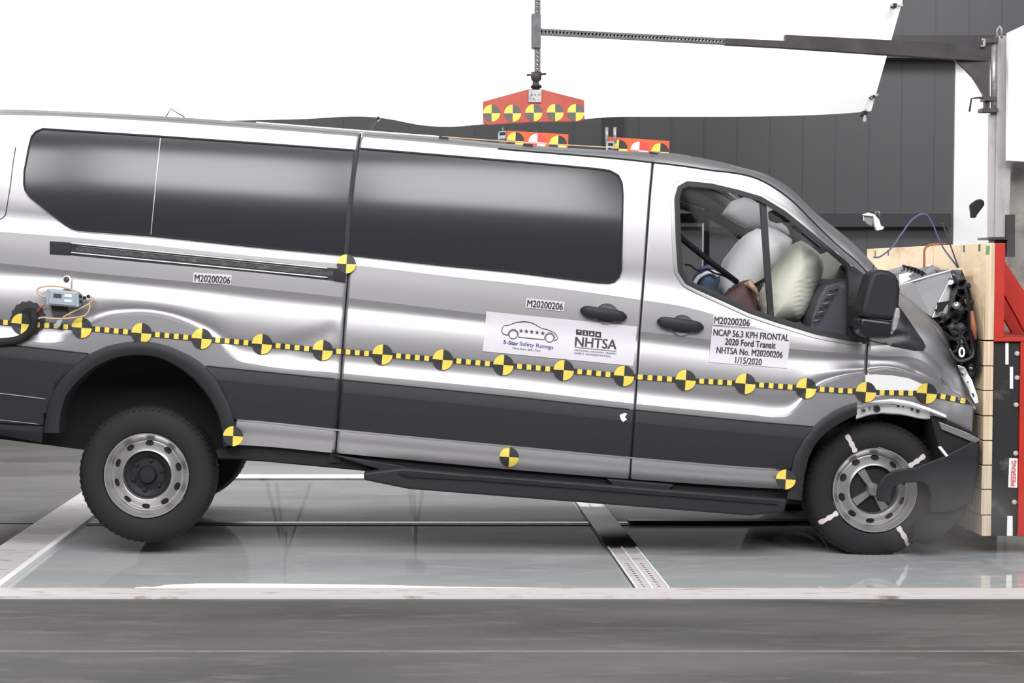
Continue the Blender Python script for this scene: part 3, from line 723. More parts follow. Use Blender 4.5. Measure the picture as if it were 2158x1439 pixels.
# dark inner liner behind the gaps
for (u0, nm) in ((724, 'door_pillar'), (1348, 'door_pillar'), (1830, 'door_pillar')):
    bm = bmesh.new(); L = []
    top = R1(u0 + 30) if u0 < 1800 else 735
    bot = 975 if u0 == 724 else 1003 if u0 == 1348 else 845
    for k in range(31):
        y = top + (bot - top) * k / 30; x = u0 + W_(y); p = hit(x, y, -.016 if u0 > 1 else 0)
        L.append((bm.verts.new((p.x - .03, p.y, p.z)), bm.verts.new((p.x + .03, p.y, p.z))))
    for a, b in zip(L, L[1:]): bm.faces.new((a[0], b[0], b[1], a[1]))
    bmobj(nm, bm, 'black', van)
# far side skin, roof, rear
skin_part('far_side', van, -190, 1829, IDX['r0'], IDX['tt'], 'paint', hole=HOLE, mirror=True)
skin_part('far_fender', van, 1831.5, 2062, IDX['r0'], IDX['tt'], 'paint', mirror=True)
skin_part('far_cladding', van, -190, 1700, IDX['tt'], IDX['rb'], 'cladding', mirror=True)
def cross(name, i0, i1, m, camber, j=0, n=14, parent=van, thick=.02):
    bm = bmesh.new(); R = []
    for i in range(i0, i1 + 1):
        p = VERT[i][j]; R.append([bm.verts.new((p.x, p.y + (2 * (YC - p.y)) * k / n, p.z + camber * math.sin(PI * k / n) ** .7)) for k in range(n + 1)])
    for a, b in zip(R, R[1:]):
        for k in range(n): bm.faces.new((a[k], b[k], b[k+1], a[k+1])).smooth = True
    me = bpy.data.meshes.new(name); bm.normal_update(); bm.to_mesh(me); bm.free(); o = link(name, me, m, parent)
    if sum(p.normal.z for p in me.polygons) < 0: me.flip_normals()
    md = o.modifiers.new('solid', 'SOLIDIFY'); md.thickness = thick; md.offset = -1; return o
iA = min(range(len(us)), key=lambda i: abs(us[i] + 40 - 1470)); iB = min(range(len(us)), key=lambda i: abs(us[i] + 14 - 1846))
cross('roof', 0, iA, 'paint', .035); cross('windshield', iA, iB, 'clear_glass', .03, thick=.006)
cross('cowl', iB, iB + 8, 'black', .01)
bm = bmesh.new(); v = [VERT[0][j] for j in range(0, NR, 3)]
A = [bm.verts.new(p) for p in v]; B = [bm.verts.new((p.x, 2 * YC - p.y, p.z)) for p in v]
for a, b, c, d in zip(A, A[1:], B[1:], B): bm.faces.new((a, b, c, d))
bmobj('rear_door', bm, 'paint', van)
# floor pan, firewall, dashboard, headliner, bulkhead
prism('underbody', [(-180, 800), (-180, 905), (0, 925), (180, 948), (460, 968), (553, 972), (767, 992), (1655, 1062), (1690, 1062), (1700, 900), (1700, 860), (1400, 830), (500, 760), (0, 740)], .24, 1.42, 'underbody', van)
prism('sill_beam', [(455, 950), (512, 937), (711, 955), (1100, 990), (1324, 1008), (1662, 1030), (1668, 1058), (1655, 1060), (767, 990), (553, 970), (460, 964)], -.05, .3, 'underbody', van)
prism('bulkhead', [(1395, 345), (1405, 345), (1405, 830), (1380, 830)], .16, 1.58, 'black', van)
prism('firewall', [(1835, 600), (1850, 600), (1850, 960), (1800, 960)], .1, 1.7, 'black', van)
prism('dashboard', [(1712, 668), (1724, 632), (1740, 603), (1790, 588), (1840, 590), (1845, 640), (1845, 760), (1730, 760), (1706, 700)], .14, 1.60, 'dash', van, .01)
for k in range(8):
    y = 612 + k * 9; x = 1756 - k * 5
    tube('vent_slat', [P(x - 9, y + 2, .12), P(x + 10, y - 2, .12)], .0035, 'black' if k % 2 == 0 else 'steel', van, 6)
box('door_inner', (P(1395, 800, .1).x, .015, P(1400, 870, .1).z), (P(1800, 800, .1).x, .05, P(1400, 730, .1).z), 'black', van)
cross('headliner', min(range(len(us)), key=lambda i: abs(us[i] - 1360)), iA, 'headliner', .03, j=IDX['r1'], thick=.03)
# wheels
def wheel(cx, cy, Y0, rear, parent, far=False):
    c = P(cx, cy, 0) if not far else P(cx, cy, 0)
    c = Vector((c.x, Y0, c.z)); s = 1 if not far else -1
    R = .3565; Wd = .225
    wh = bpy.data.objects.new('wheel', None); C.objects.link(wh); wh.location = c; wh.parent = parent; wh.matrix_parent_inverse = Matrix.Translation(-parent.location)
    def loc(name, bm, m, par=None, sharp=30):
        bmesh.ops.recalc_face_normals(bm, faces=bm.faces); me = bpy.data.meshes.new(name); bm.to_mesh(me); bm.free()
        o = bpy.data.objects.new(name, me); C.objects.link(o); o.parent = wh
        for mm in (m if isinstance(m, list) else [m]): me.materials.append(MATS[mm])
        me.polygons.foreach_set('use_smooth', [True] * len(me.polygons)); me.set_sharp_from_angle(angle=math.radians(sharp)); return o
    bm = bmesh.new()
    prof = [(.222, .03), (.224, .006), (.235, -.002), (.27, -.006), (.30, -.003), (.325, .008), (.340, .02), (.349, .032), (.3535, .045), (R, .075), (R, .09), (R - .008, .094), (R - .008, .100), (R, .104), (R, .15), (R - .008, .154), (R, .16), (.352, .19), (.335, .215), (.30, .228), (.23, .226), (.222, .20)]
    add_lathe(bm, (0, 0, 0), [(r, y * s) for r, y in prof], 96)
    tire = loc('tire', bm, 'rubber')
    bm = bmesh.new()       # tread shoulder lugs
    for k in range(64):
        a = 2 * PI * k / 64; ca, sa = math.cos(a), math.sin(a); t = Vector((-sa, 0, ca)) * .006; n = Vector((ca, 0, sa)); y = Vector((0, s, 0))
        p = [n * .338 + y * .013, n * .3545 + y * .034, n * .3585 + y * .07, n * .350 + y * .07, n * .335 + y * .03]
        L0 = [bm.verts.new(q - t) for q in p]; L1 = [bm.verts.new(q + t) for q in p]
        for i in range(5): bm.faces.new((L0[i], L0[(i+1) % 5], L1[(i+1) % 5], L1[i]))
        bm.faces.new(L0[::-1]); bm.faces.new(L1)
    loc('tread_lugs', bm, 'rubber', tire)
    # steel rim with ten oval hand holes
    bm = bmesh.new()
    add_lathe(bm, (0, 0, 0), [(r, y * s) for r, y in [(.206, .04), (.219, .022), (.2215, .004), (.219, -.004), (.214, -.004), (.209, .004), (.203, .016), (.198, .026), (.190, .032), (.187, .045), (.186, .055)]], 72)
    nh = 10; seg = 8; rings = [.186, .178, .170, .162, .154, .148, .142, .136, .130, .127]
    yp = {.186: .055, .178: .056, .170: .051, .162: .044, .154: .037, .148: .030, .142: .024, .136: .018, .130: .014, .127: .016}
    N = nh * seg; RG = []
    for r in rings: RG.append([bm.verts.new((r * math.cos(2*PI*k/N), yp[r] * s, r * math.sin(2*PI*k/N))) for k in range(N)])
    for a in range(len(rings) - 1):
        for k in range(N): bm.faces.new((RG[a][k], RG[a][(k+1) % N], RG[a+1][(k+1) % N], RG[a+1][k]))
    add_lathe(bm, (0, 0, 0), [(r, y * s) for r, y in [(.127, .016), (.124, .024), (.122, .05), (.12, .10)]], 80)
    rim = loc('rim', bm, 'wheel_silver', None, 50)
    for k in range(nh):
        a = 2 * PI * k / nh + .25; n = Vector((math.cos(a), 0, math.sin(a))); t = Vector((-math.sin(a), 0, math.cos(a)))
        bm = bmesh.new(); cc = n * .1655; sl = Vector((0, s, 0)) * .9
        vv = [bm.verts.new(cc + n * .0145 * math.cos(q) + t * .0215 * math.sin(q) + Vector((0, s * (.0475 + .0145 * math.cos(q) * .8 - .0022), 0))) for q in [2*PI*i/16 for i in range(16)]]
        bm.faces.new(vv); loc('hand_hole', bm, 'black', rim)
    bm = bmesh.new()
    if rear:
        add_lathe(bm, (0, 0, 0), [(r, y * s) for r, y in [(.124, .045), (.11, .04), (.085, .055), (.05, .05), (.042, .03), (.04, .025), (.025, .024), (.0, .024)]], 40)
        hub = loc('hub_cap', bm, 'black')
        for k in range(6):
            a = 2*PI*k/6 + .3; bm = bmesh.new(); add_lathe(bm, (.078 * math.cos(a), .052 * s, .078 * math.sin(a)), [(.012, 0), (.011, -.012 * s), (0, -.014 * s)], 10); loc('lug_nut', bm, 'black', hub)
    else:
        add_lathe(bm, (0, 0, 0), [(r, y * s) for r, y in [(.124, .05), (.11, .045), (.05, .05), (.04, .05), (.0, .05)]], 40); hub = loc('hub_cap', bm, 'black')
        bm = bmesh.new(); add_lathe(bm, (0, 0, 0), [(.035, .05), (.033, .018), (.026, .008), (.0, .004)], 32); loc('hub_dome', bm, 'steel', hub)
        for a in (2.15, 3.75, 5.25):
            n = Vector((math.cos(a), 0, math.sin(a))); t = Vector((-math.sin(a), 0, math.cos(a))); bm = bmesh.new()
            q = [n * .028 - t * .014, n * .12 - t * .021, n * .12 + t * .021, n * .028 + t * .014]
            add_prism(bm, [p + Vector((0, .028, 0)) for p in q], (0, .02, 0)); loc('hub_spoke', bm, 'steel', hub)
        for a, r0, r1, wd in ((2.05, .225, .325, .012), (.62, .215, .315, .012), (3.68, .225, .335, .012), (5.28, .225, .345, .012)):
            n = Vector((math.cos(a), 0, math.sin(a))); t = Vector((-math.sin(a), 0, math.cos(a))); bm = bmesh.new(); prv = None
            for k in range(9):
                r = r0 + (r1 - r0) * k / 8; y = lerp_list([(.2, -.001), (.235, -.004), (.27, -.009), (.30, -.006), (.325, .004), (.345, .022)], r); ww = wd * (1 + .25 * math.sin(k * 2.1))
                cur = (bm.verts.new(n * r + t * ww + Vector((0, y - .002, 0))), bm.verts.new(n * r - t * ww + Vector((0, y - .002, 0))))
                if prv: bm.faces.new((prv[0], cur[0], cur[1], prv[1]))
                prv = cur
            loc('paint_mark', bm, 'chalk', tire)
    return wh
wheel(308.5, 1002, 0.0, True, van)
wheel(1846, 1034, 0.02, False, van)
wheel(308.5, 1002, 1.9, True, van, True); wheel(1846, 1034, 1.88, False, van, True)
q = P(308, 1002, 0); tube('rear_axle', [(q.x, .2, q.z), (q.x, 1.7, q.z)], .06, 'underbody', van, 12)
# arch trims
def trim(name, AO, AI, parent, m='cladding', n=44):
    a = resample(AO, n); b = resample(AI, n); bm = bmesh.new(); R = []
    for (x0, y0), (x1, y1) in zip(a, b):
        row = []
        for t, d in ((0, -.105), (.06, -.128), (.25, -.134), (.6, -.136), (.92, -.130), (1, -.118)): row.append(bm.verts.new(P(x0 + (x1 - x0) * t, y0 + (y1 - y0) * t, d)))
        p = P(x1, y1, -.118); row.append(bm.verts.new((p.x, .10, p.z))); R.append(row)
    for r0, r1 in zip(R, R[1:]):
        for k in range(len(r0) - 1): bm.faces.new((r0[k], r1[k], r1[k+1], r0[k+1]))
    return bmobj(name, bm, m, parent, auto=35)
trim('rear_arch_trim', AO_R, AI_R, van); trim('front_arch_trim', AO_F, AI_F, van)
# glass
REAR = [(66, 288), (75, 277), (90, 271), (107, 272), (340, 287), (540, 301), (746, 316), (734, 537), (715, 536), (540, 519), (318, 495.5), (165, 484), (150, 479), (135, 471), (100, 444), (62, 414), (53, 401), (50, 387), (51, 360), (60, 312)]
SIDE = [(756, 312), (1080, 339), (1255, 355), (1285, 359), (1303, 369), (1311, 385), (1313, 410), (1309.5, 569), (1305, 583), (1296, 592), (1284, 595), (1260, 594), (1080, 572), (915, 556), (733, 536), (740, 440), (748, 370)]
g1 = decal('rear_window', REAR, 'privacy_glass', van, .010, .012, 9, surf=wsurf); 
bm = bmesh.new(); stripe(bm, [(338, 291), (330, 370), (323, 440), (318, 494)], 1.6, wsurf, .0135); face_cam(bmobj('pane_joint', bm, 'steel', g1))
g2 = decal('sliding_door_window', SIDE, 'privacy_glass', van, .010, .012, 9, surf=wsurf)
def rim_line(poly, parent):
    n = len(poly); fine = []
    for i in range(n):
        a, b = poly[i], poly[(i + 1) % n]; k = max(1, int(math.dist(a, b) / 10))
        for t in range(k): fine.append((a[0] + (b[0] - a[0]) * t / k, a[1] + (b[1] - a[1]) * t / k))
    bm = bmesh.new(); stripe(bm, fine, 3.2, wsurf, .016, closed=True); face_cam(bmobj('window_seal', bm, 'black', parent))
rim_line(REAR, g1); rim_line(SIDE, g2)
def outline(name, poly, wpx, m, parent, off):
    bm = bmesh.new(); L = []
    n = len(poly); fine = []
    for i in range(n):
        a, b = poly[i], poly[(i + 1) % n]; k = max(1, int(math.dist(a, b) / 12))
        for t in range(k): fine.append((a[0] + (b[0] - a[0]) * t / k, a[1] + (b[1] - a[1]) * t / k))
    o_ = grow(fine, wpx / 2); i_ = grow(fine, -wpx / 2); n = len(fine); R = []
    for k in range(n):
        R.append([bm.verts.new(hit(*o_[k], 0)), bm.verts.new(hit(*o_[k], off * .8)), bm.verts.new(hit(*fine[k], off)), bm.verts.new(hit(*i_[k], off * .7)), bm.verts.new(hit(*i_[k], -.03))])
    for k in range(n):
        a, b = R[k], R[(k + 1) % n]
        for j in range(4): bm.faces.new((a[j], b[j], b[j+1], a[j+1]))
    return bmobj(name, bm, m, parent, auto=45)

decal('pillar_strip', [(746, 316), (756, 312), (748, 370), (740, 440), (733, 536), (725, 536), (731, 440), (738, 380)], 'cladding', g2, .015, .010, 10, surf=wsurf)
MOULD = [(1413, 409), (1415.5, 389), (1421, 379), (1433, 374), (1452, 373), (1499, 378), (1554, 395), (1610, 418), (1665, 451), (1721, 496), (1777, 541), (1815, 572), (1838, 600), (1834, 640), (1828, 690), (1822, 722), (1793, 718), (1721, 705), (1638, 681), (1582, 662), (1527, 637), (1471, 612), (1442, 597), (1429, 575), (1423, 507)]
outline('window_moulding', grow(DOORWIN, 10), 9, 'steel', fd, .006)
outline('window_seal', grow(DOORWIN, 1), 11, 'cladding', fd, .010)
gl = decal('door_glass', DOORWIN, 'clear_glass', fd, -.018, 0, 25)
decal('division_bar', [(1602, 418), (1615, 425), (1624, 560), (1632, 674), (1620, 671), (1611, 560)], 'cladding', fd, -.004, .02, 12)
decal('mirror_sail', [(1785, 560), (1800, 562), (1815, 573), (1842, 598), (1838, 640), (1832, 690), (1826, 722), (1793, 715), (1786, 700), (1789, 600)], 'cladding', fd, .012, .03, 12)
decal('quarter_trim', [(1832, 600), (1860, 608), (1900, 652), (1925, 688), (1946, 719), (1951, 731), (1947, 738), (1930, 738), (1880, 728), (1832, 716)], 'black_gloss', fe, .008, .006, 12)
# mirror
mr = prism('door_mirror', [(1836, 580), (1843, 571), (1858, 568), (1876, 571), (1889, 579), (1896, 593), (1898, 613), (1896, 640), (1891, 668), (1882, 676), (1816, 668), (1815, 650), (1822, 625)], -.34, .17, 'cladding', van, .022, 4, 50)
prism('mirror_base', [(1814, 669), (1882, 677), (1890, 682), (1884, 705), (1874, 713), (1826, 711), (1812, 700)], -.33, .15, 'black_gloss', mr, .015, 3, 50)
prism('mirror_arm', [(1806, 640), (1830, 640), (1830, 690), (1806, 690)], -.24, .2, 'cladding', mr, .01)
prism('turn_lamp', [(1889, 648), (1897, 650), (1897, 668), (1890, 692), (1884, 698), (1880, 694), (1884, 670)], -.36, .03, 'galvanised', mr, .004, 2, 50)
prism('bulb_base', [(1880, 694), (1886, 697), (1880, 705), (1877, 703)], -.35, .02, 'steel', mr, .002)
# handles
def handle(p0, p1, cup, parent):
    cx, cy = cup
    bm = bmesh.new(); R = []
    for r, o in ((0, .002), (.4, .003), (.75, .006), (.95, .011), (1.0, .013), (1.08, .0)):
        R.append([bm.verts.new(hit(cx + 24 * r * math.cos(2*PI*k/28), cy + 22 * r * math.sin(2*PI*k/28), o)) for k in range(28)] if r else [bm.verts.new(hit(cx, cy, o))])
    for a, b in zip(R, R[1:]):
        for k in range(28):
            l = (k + 1) % 28; q = list(dict.fromkeys([a[k % len(a)], a[l % len(a)], b[l], b[k]])); bm.faces.new(q)
    c = bmobj('handle_cup', bm, 'paint', parent, auto=40)
    bm = bmesh.new(); N = 14; rings = []
    for i in range(N + 1):
        t = i / N; x = p0[0] + (p1[0] - p0[0]) * t; y = p0[1] + (p1[1] - p0[1]) * t
        e = (1 - abs(2 * t - 1) ** 6) ** .5 if 0 < t < 1 else .25; o = .016 + .018 * math.sin(PI * t) ** .6
        c0 = hit(x, y, o); rings.append([bm.verts.new(c0 + Vector((0, math.cos(a) * .012 * e, math.sin(a) * .030 * e))) for a in [2*PI*k/14 for k in range(14)]])
    for a, b in zip(rings, rings[1:]):
        for k in range(14): bm.faces.new((a[k], a[(k+1) % 14], b[(k+1) % 14], b[k]))
    bm.faces.new(rings[0]); bm.faces.new(rings[-1][::-1])
    bmobj('door_handle', bm, 'cladding', parent, auto=50)
handle((1223, 654), (1321, 668), (1278, 661), sd); handle((1385, 677), (1483, 690), (1437, 685), fd)
# sliding door track
tr = decal('door_track', [(105, 508), (145, 511), (540, 548), (712, 566), (730, 570), (728, 595), (700, 591), (540, 574), (300, 552), (143, 537), (105, 535)], 'cladding', van, .003, .004, 14)
bm = bmesh.new(); stripe(bm, [(160, 524), (400, 546), (702, 577)], 11, hit, .0045); face_cam(bmobj('track_groove', bm, 'engine', tr))
for dy, rr_ in ((-10.5, .0032), (-6, .0015), (9, .0032)): tube('track_rib', [hit(x, 524 + (x - 160) * .0975 + dy, .007) for x in range(150, 705, 30)], rr_, 'primer' if rr_ > .002 else 'steel', tr, 6)
decal('track_end', [(105, 508), (150, 512), (148, 537), (105, 534)], 'black_gloss', tr, .009, .006, 12)
decal('track_end', [(707, 566), (731, 568), (728, 594), (705, 591)], 'black_gloss', tr, .012, .006, 12)
# tape with targets
CEN = [(-80, 672), (45, 682), (172, 690.5), (298, 702), (425, 713.5), (552, 725), (680, 738), (806, 747), (933, 758), (1061, 769), (1188, 780), (1315, 792), (1445, 801), (1571, 808.5), (1699, 818), (1825, 826), (1953, 829), (2045, 847)]
for i, (a, b) in enumerate(zip(CEN, CEN[1:])):
    tp = bmesh.new(); a0 = a
    d = (Vector(b) - Vector(a)); L = d.length; d.normalize(); s0 = 19; s1 = L - (19 if i < len(CEN) - 2 else 0)
    n = 9 if i < len(CEN) - 2 else 7
    pts = [tuple(Vector(a) + d * (s0 + (s1 - s0) * k / (2 * n))) for k in range(2 * n + 1)]; Lp = []
    for q in pts: Lp.append((tp.verts.new(hit(q[0] + d.y * 5.3, q[1] - d.x * 5.3, .0075)), tp.verts.new(hit(q[0] - d.y * 5.3, q[1] + d.x * 5.3, .0075))))
    for k in range(2 * n): tp.faces.new((Lp[k][0], Lp[k+1][0], Lp[k+1][1], Lp[k][1])).material_index = 1 if (k // 2) % 2 == 0 else 0
    tape = bmobj('checkered_tape', tp, ['yellow', 'mark_black'], van); face_cam(tape)
    if i: marker(tape, a0[0], a0[1], 21.5)
for x, y, r in ((730, 556, 20), (491, 919, 21), (1073, 963, 20.5), (1656, 1010, 21)): marker(van, x, y, r, 3, surf=flat(-.142) if x in (491, 1656) else hit, off=.016 if x == 730 else .006)
# stickers
def sticker(name, quad, parent, off=.004): return decal(name, quad, 'sticker', parent, off, .001, 16)
s1_ = sticker('number_label', [(408, 574), (488, 579), (487, 600), (406, 595)], van); text_on('lettering', 'M20200206', (410, 585), (485, 590.5), 14.5, 'ink', s1_, bold=.012)
s2_ = sticker('number_label', [(1109, 628), (1190, 636), (1188, 656), (1107, 648)], van); text_on('lettering', 'M20200206', (1111, 638.5), (1186, 646), 14.5, 'ink', s2_, bold=.012)
s3_ = sticker('number_label', [(1503, 664), (1583, 670), (1582, 690), (1502, 684)], van); text_on('lettering', 'M20200206', (1505, 674), (1580, 680), 14.5, 'ink', s3_, bold=.012)
s4_ = sticker('test_placard', [(1501, 688), (1666, 700), (1659, 776), (1494, 763)], van)
for tx, a, b in (('NCAP 56.3 KPH FRONTAL', (1503.5, 699.5), (1662, 711.5)), ('2020 Ford Transit', (1528, 719), (1634, 727.5)), ('NHTSA No. M20200206', (1510, 737), (1649, 747.5)), ('1/15/2020', (1549.5, 758), (1605, 762.5))):
    text_on('lettering', tx, a, b, 13.5, 'ink', s4_, bold=.012)
s5_ = sticker('rating_placard', [(1025, 656), (1343, 688), (1334, 771), (1017, 740)], van)
Z3 = lambda x, y: (1000 + x / 5.395, 560 + y / 5.395)
bm = bmesh.new()
stripe(bm, [Z3(*p) for p in ((385, 792), (330, 775), (308, 748), (318, 705), (335, 680), (375, 678), (410, 670), (440, 655), (480, 643), (530, 636), (580, 635), (630, 643), (670, 658), (715, 684), (760, 710), (830, 726), (900, 755), (930, 785), (942, 815), (938, 840), (905, 850))], 1.6, hit, .0065)
stripe(bm, [Z3(495, 808), (1120, 713.2), Z3(800, 838)], 1.6, hit, .0065)
for cx, cy, r in ((441, 782, 48), (855, 820, 47)):
    stripe(bm, [Z3(cx + r * math.cos(a), cy + r * math.sin(a)) for a in [2*PI*k/24 for k in range(24)]], 1.5, hit, .0065, closed=True)
    stripe(bm, [Z3(cx + (r + 12) * math.cos(a), cy + (r + 12) * math.sin(a)) for a in [-PI - .15 + (PI + .3) * k / 16 for k in range(17)]], 1.2, hit, .0065)
face_cam(bmobj('car_drawing', bm, 'ink', s5_))
for x, y in ((530, 740), (590, 745), (651, 750), (712, 757), (776, 766)):
    bm = bmesh.new(); c = bm.verts.new(hit(*Z3(x, y), .0065)); V = [bm.verts.new(hit(*Z3(x + (27 if k % 2 == 0 else 11) * math.sin(PI * k / 5 + .07), y - (27 if k % 2 == 0 else 11) * math.cos(PI * k / 5 + .07)), .0065)) for k in range(10)]
    for k in range(10): bm.faces.new((c, V[k], V[(k+1) % 10]))
    face_cam(bmobj('star', bm, 'ink', s5_))
text_on('lettering', '5-Star', Z3(328, 864), Z3(498, 882), 8, 'ink_blue', s5_, bold=.01)
text_on('lettering', 'Safety Ratings', Z3(515, 882), Z3(895, 924), 8, 'ink_blue', s5_)
text_on('lettering', 'More Stars. Safer Cars.', Z3(435, 932), Z3(755, 966), 4, 'ink', s5_)
text_on('lettering', 'NHTSA', Z3(1143, 858), Z3(1612, 895), 20, 'ink', s5_, bold=.035)
text_on('lettering', 'NATIONAL HIGHWAY TRAFFIC', Z3(1138, 957), Z3(1612, 1000), 3.6, 'ink', s5_)
text_on('lettering', 'SAFETY ADMINISTRATION', Z3(1136, 990), Z3(1548, 1030), 3.6, 'ink', s5_)
bm = bmesh.new(); stripe(bm, [Z3(1140, 925), Z3(1612, 972)], 1, hit, .0065); face_cam(bmobj('rule_line', bm, 'ink', s5_))
for k in range(4):
    x = 1155 + k * 73; y = 722 + k * 8
    bm = bmesh.new(); q = [Z3(x, y), Z3(x + 65, y + 6), Z3(x + 64, y + 68), Z3(x - 1, y + 62)]; V = [bm.verts.new(hit(*p, .0065)) for p in q]; bm.faces.new(V); ic = face_cam(bmobj('icon_square', bm, 'ink', s5_))
    bm = bmesh.new(); cx, cy = x + 32, y + 34
    sh_ = [[(-18, 10), (-18, -4), (-8, -14), (10, -14), (18, -4), (18, 10)], [(-8, 18), (-6, -6), (-2, -18), (6, -16), (4, 0), (14, 18)], [(-18, 14), (0, -16), (18, 14)], [(-14, 14), (-10, -12), (0, 0), (10, -14), (14, 12), (0, 18)]][k]
    V = [bm.verts.new(hit(*Z3(cx + a, cy + b), .0075)) for a, b in sh_]; bm.faces.new(V); f_ = bmobj('icon', bm, 'white', s5_); face_cam(f_)
# chrome damage flake below the door gap
decal('paint_chip', [(1306, 874), (1316, 870), (1322, 872), (1317, 878), (1321, 884), (1313, 889), (1308, 883)], 'primer', van, .004, .001, 6)
# running board
rb_ = prism('running_board', [(767, 996), (850, 986), (1000, 1000), (1280, 1022), (1660, 1052), (1654, 1079), (1580, 1087), (1300, 1065), (862, 1031), (767, 1012)], -.16, .10, 'cladding', van, .012, 3, 50)
prism('step_pad', [(840, 998), (1000, 1004), (1640, 1056), (1640, 1063), (1000, 1012), (860, 1005)], -.17, .02, 'underbody', rb_)
prism('board_bracket', [(700, 958), (860, 984), (840, 998), (800, 990)], -.10, .1, 'cladding', rb_, .004); prism('board_bracket', [(1280, 1010), (1420, 1022), (1400, 1040), (1300, 1030)], -.12, .1, 'cladding', rb_, .004)
# fuel filler
ff = decal('fuel_filler', [(59 + (36 + (1.8 if k % 2 else -1)) * math.cos(2*PI*k/30), 671 + (36 + (1.8 if k % 2 else -1)) * math.sin(2*PI*k/30)) for k in range(30)], 'mark_black', qp, .006, .004, 10)
decal('filler_hole', circle_px(60, 666, 20, 18), 'black', ff, .008, .002, 10)
# bare fender edge left by the torn trim
decal('bare_patch', [(1824, 790), (1845, 789), (1880, 791), (1915, 797), (1950, 812), (1980, 830), (1940, 826), (1880, 832), (1822, 838)], 'primer', fe, .0025, .002, 12)
fl = bmesh.new(); n = 24; R = []
top = resample([(1806, 852), (1840, 846), (1880, 845), (1920, 852), (1960, 866), (1994, 880)], n); botm = resample([(1804, 882), (1830, 873), (1862, 869), (1900, 872), (1940, 881), (1996, 884)], n)
for (x0, y0), (x1, y1) in zip(top, botm): R.append([fl.verts.new(P(x0, y0 - 6, -.075)), fl.verts.new(P(x0, y0, -.095)), fl.verts.new(P(x0 + (x1-x0)*.2, y0 + (y1 - y0) * .2, -.085)), fl.verts.new(P(x0 + (x1-x0)*.25, y0 + (y1 - y0) * .28, -.06)), fl.verts.new(P(x1, y1, -.04)), fl.verts.new(P(x1, y1 + 2, .02))])
for a, b in zip(R, R[1:]):
    for k in range(5): fl.faces.new((a[k], b[k], b[k+1], a[k+1]))
flo = bmobj('fender_flange', fl, 'primer', fe, auto=30)
def fsurf(x, y, off=0): return P(x, y, -.062 - off)
for x, y, a, b, m_ in ((1820, 865, 5, 4, 'dark_steel'), (1833, 861, 3, 3.5, 'blue_cloth'), (1848, 862, 7.5, 7, 'black'), (1893, 856, 2.5, 2.5, 'black'), (1903, 857, 2, 2, 'blue_cloth'), (1922, 862, 3, 4, 'dark_steel'), (1934, 866, 4, 5, 'dark_steel'), (1963, 873, 4, 4, 'lens')):
    decal('flange_hole', circle_px(x, y, a, b, 12), m_, flo, .004, .001, 6, surf=fsurf)
# crushed nose of the wheel house: liner, torn trim hook, bumper piece
prism('wheel_liner', [(1960, 872), (2010, 890), (2062, 916), (2067, 950), (2064, 985), (2058, 1020), (2048, 1052), (2034, 1082), (2014, 1108), (1990, 1128), (1965, 1141), (1945, 1146), (1932, 1141), (1922, 1150), (1928, 1110), (1965, 1080), (1985, 1030), (1988, 980), (1975, 930)], -.06, .25, 'underbody', fe, .02, 3, 50)
hk = prism('torn_arch_trim', [(1850, 1056), (1848, 1040), (1852, 1020), (1864, 1003), (1884, 992), (1930, 985), (1990, 962), (2050, 930), (2063, 935), (2060, 990), (2050, 1060), (2000, 1080), (1960, 1080), (1962, 1040), (1956, 1022), (1942, 1015), (1900, 1018), (1884, 1028), (1878, 1045), (1880, 1060)], -.085, .02, 'cladding', fe, .006, 2, 50)
prism('arch_void', [(1765, 892), (1806, 860), (1860, 872), (1990, 884), (2034, 905), (2034, 960), (1950, 970), (1850, 905), (1750, 930)], .22, .03, 'underbody', fe)
prism('bumper_piece', [(1978, 888), (2040, 912), (2066, 926), (2056, 934), (1985, 905)], -.075, .03, 'steel', fe, .004)
prism('bolt_shard', [(1977, 942), (1983, 940), (1999, 960), (1994, 963)], -.09, .012, 'primer', fe, .002)
decal('crushed_lip', [(2018, 770), (2032, 775), (2048, 800), (2060, 835), (2062, 848), (2055, 850), (2046, 835), (2030, 800)], 'primer', fe, .03, .004, 8)
for x, y in ((2026, 788), (2040, 808), (2050, 832)): prism('lip_slot', [(x - 2, y - 4), (x + 1, y - 4), (x + 4, y + 3), (x + 1, y + 4)], hit(x, y, .036).y, .002, 'black', fe)
# hood: tent-shaped buckle across the nose
def zxy(x, y): return (1860 + x / 5.534, 540 + y / 5.534)
hood = bmesh.new(); rows = []
prof = [(1862, 600), (1898, 599), (1960, 583), (2013, 568), (2027, 566), (2025, 590), (2016, 625), (2005, 655), (1990, 700)]
for k in range(13):
    Y = .42 + 1.06 * k / 12; r_ = random.Random(k)
    rows.append([hood.verts.new(P(x, y + (572 - y) * 0, Y if i not in (0,) else Y) + Vector((r_.uniform(-.012, .012) if 0 < k < 12 else 0, 0, r_.uniform(-.02, .02) - .02 * math.sin(k) if 0 < k else 0))) for i, (x, y) in enumerate(prof)])
for i in range(len(prof)):          # every row keeps the near edge's distance along the lane, clear of the plywood
    for k in range(1, 13): rows[k][i].co.x = min(rows[0][i].co.x + random.Random(k * 31 + i).uniform(-.02, .01), X0 - .02)
for a, b in zip(rows, rows[1:]):
    for k in range(len(prof) - 1): hood.faces.new((a[k], a[k+1], b[k+1], b[k]))
ho = bmobj('hood', hood, 'paint', van); md = ho.modifiers.new('s', 'SOLIDIFY'); md.thickness = .004
hf = bmesh.new()
def tri(bm, pts): bm.faces.new([bm.verts.new(P(*p)) for p in pts])
V = {k: hf.verts.new(P(*p)) for k, p in dict(a=(1893, 600, .44), b=(1925, 593, .44), c=(1960, 582, .43), d=(2013, 568, .40), e=(1996, 602, .27), f=(1977, 640, .18), g=(1962, 668, .12), h=(1930, 642, .14), i=(1898, 613, .18), m=(1940, 620, .30)).items()}
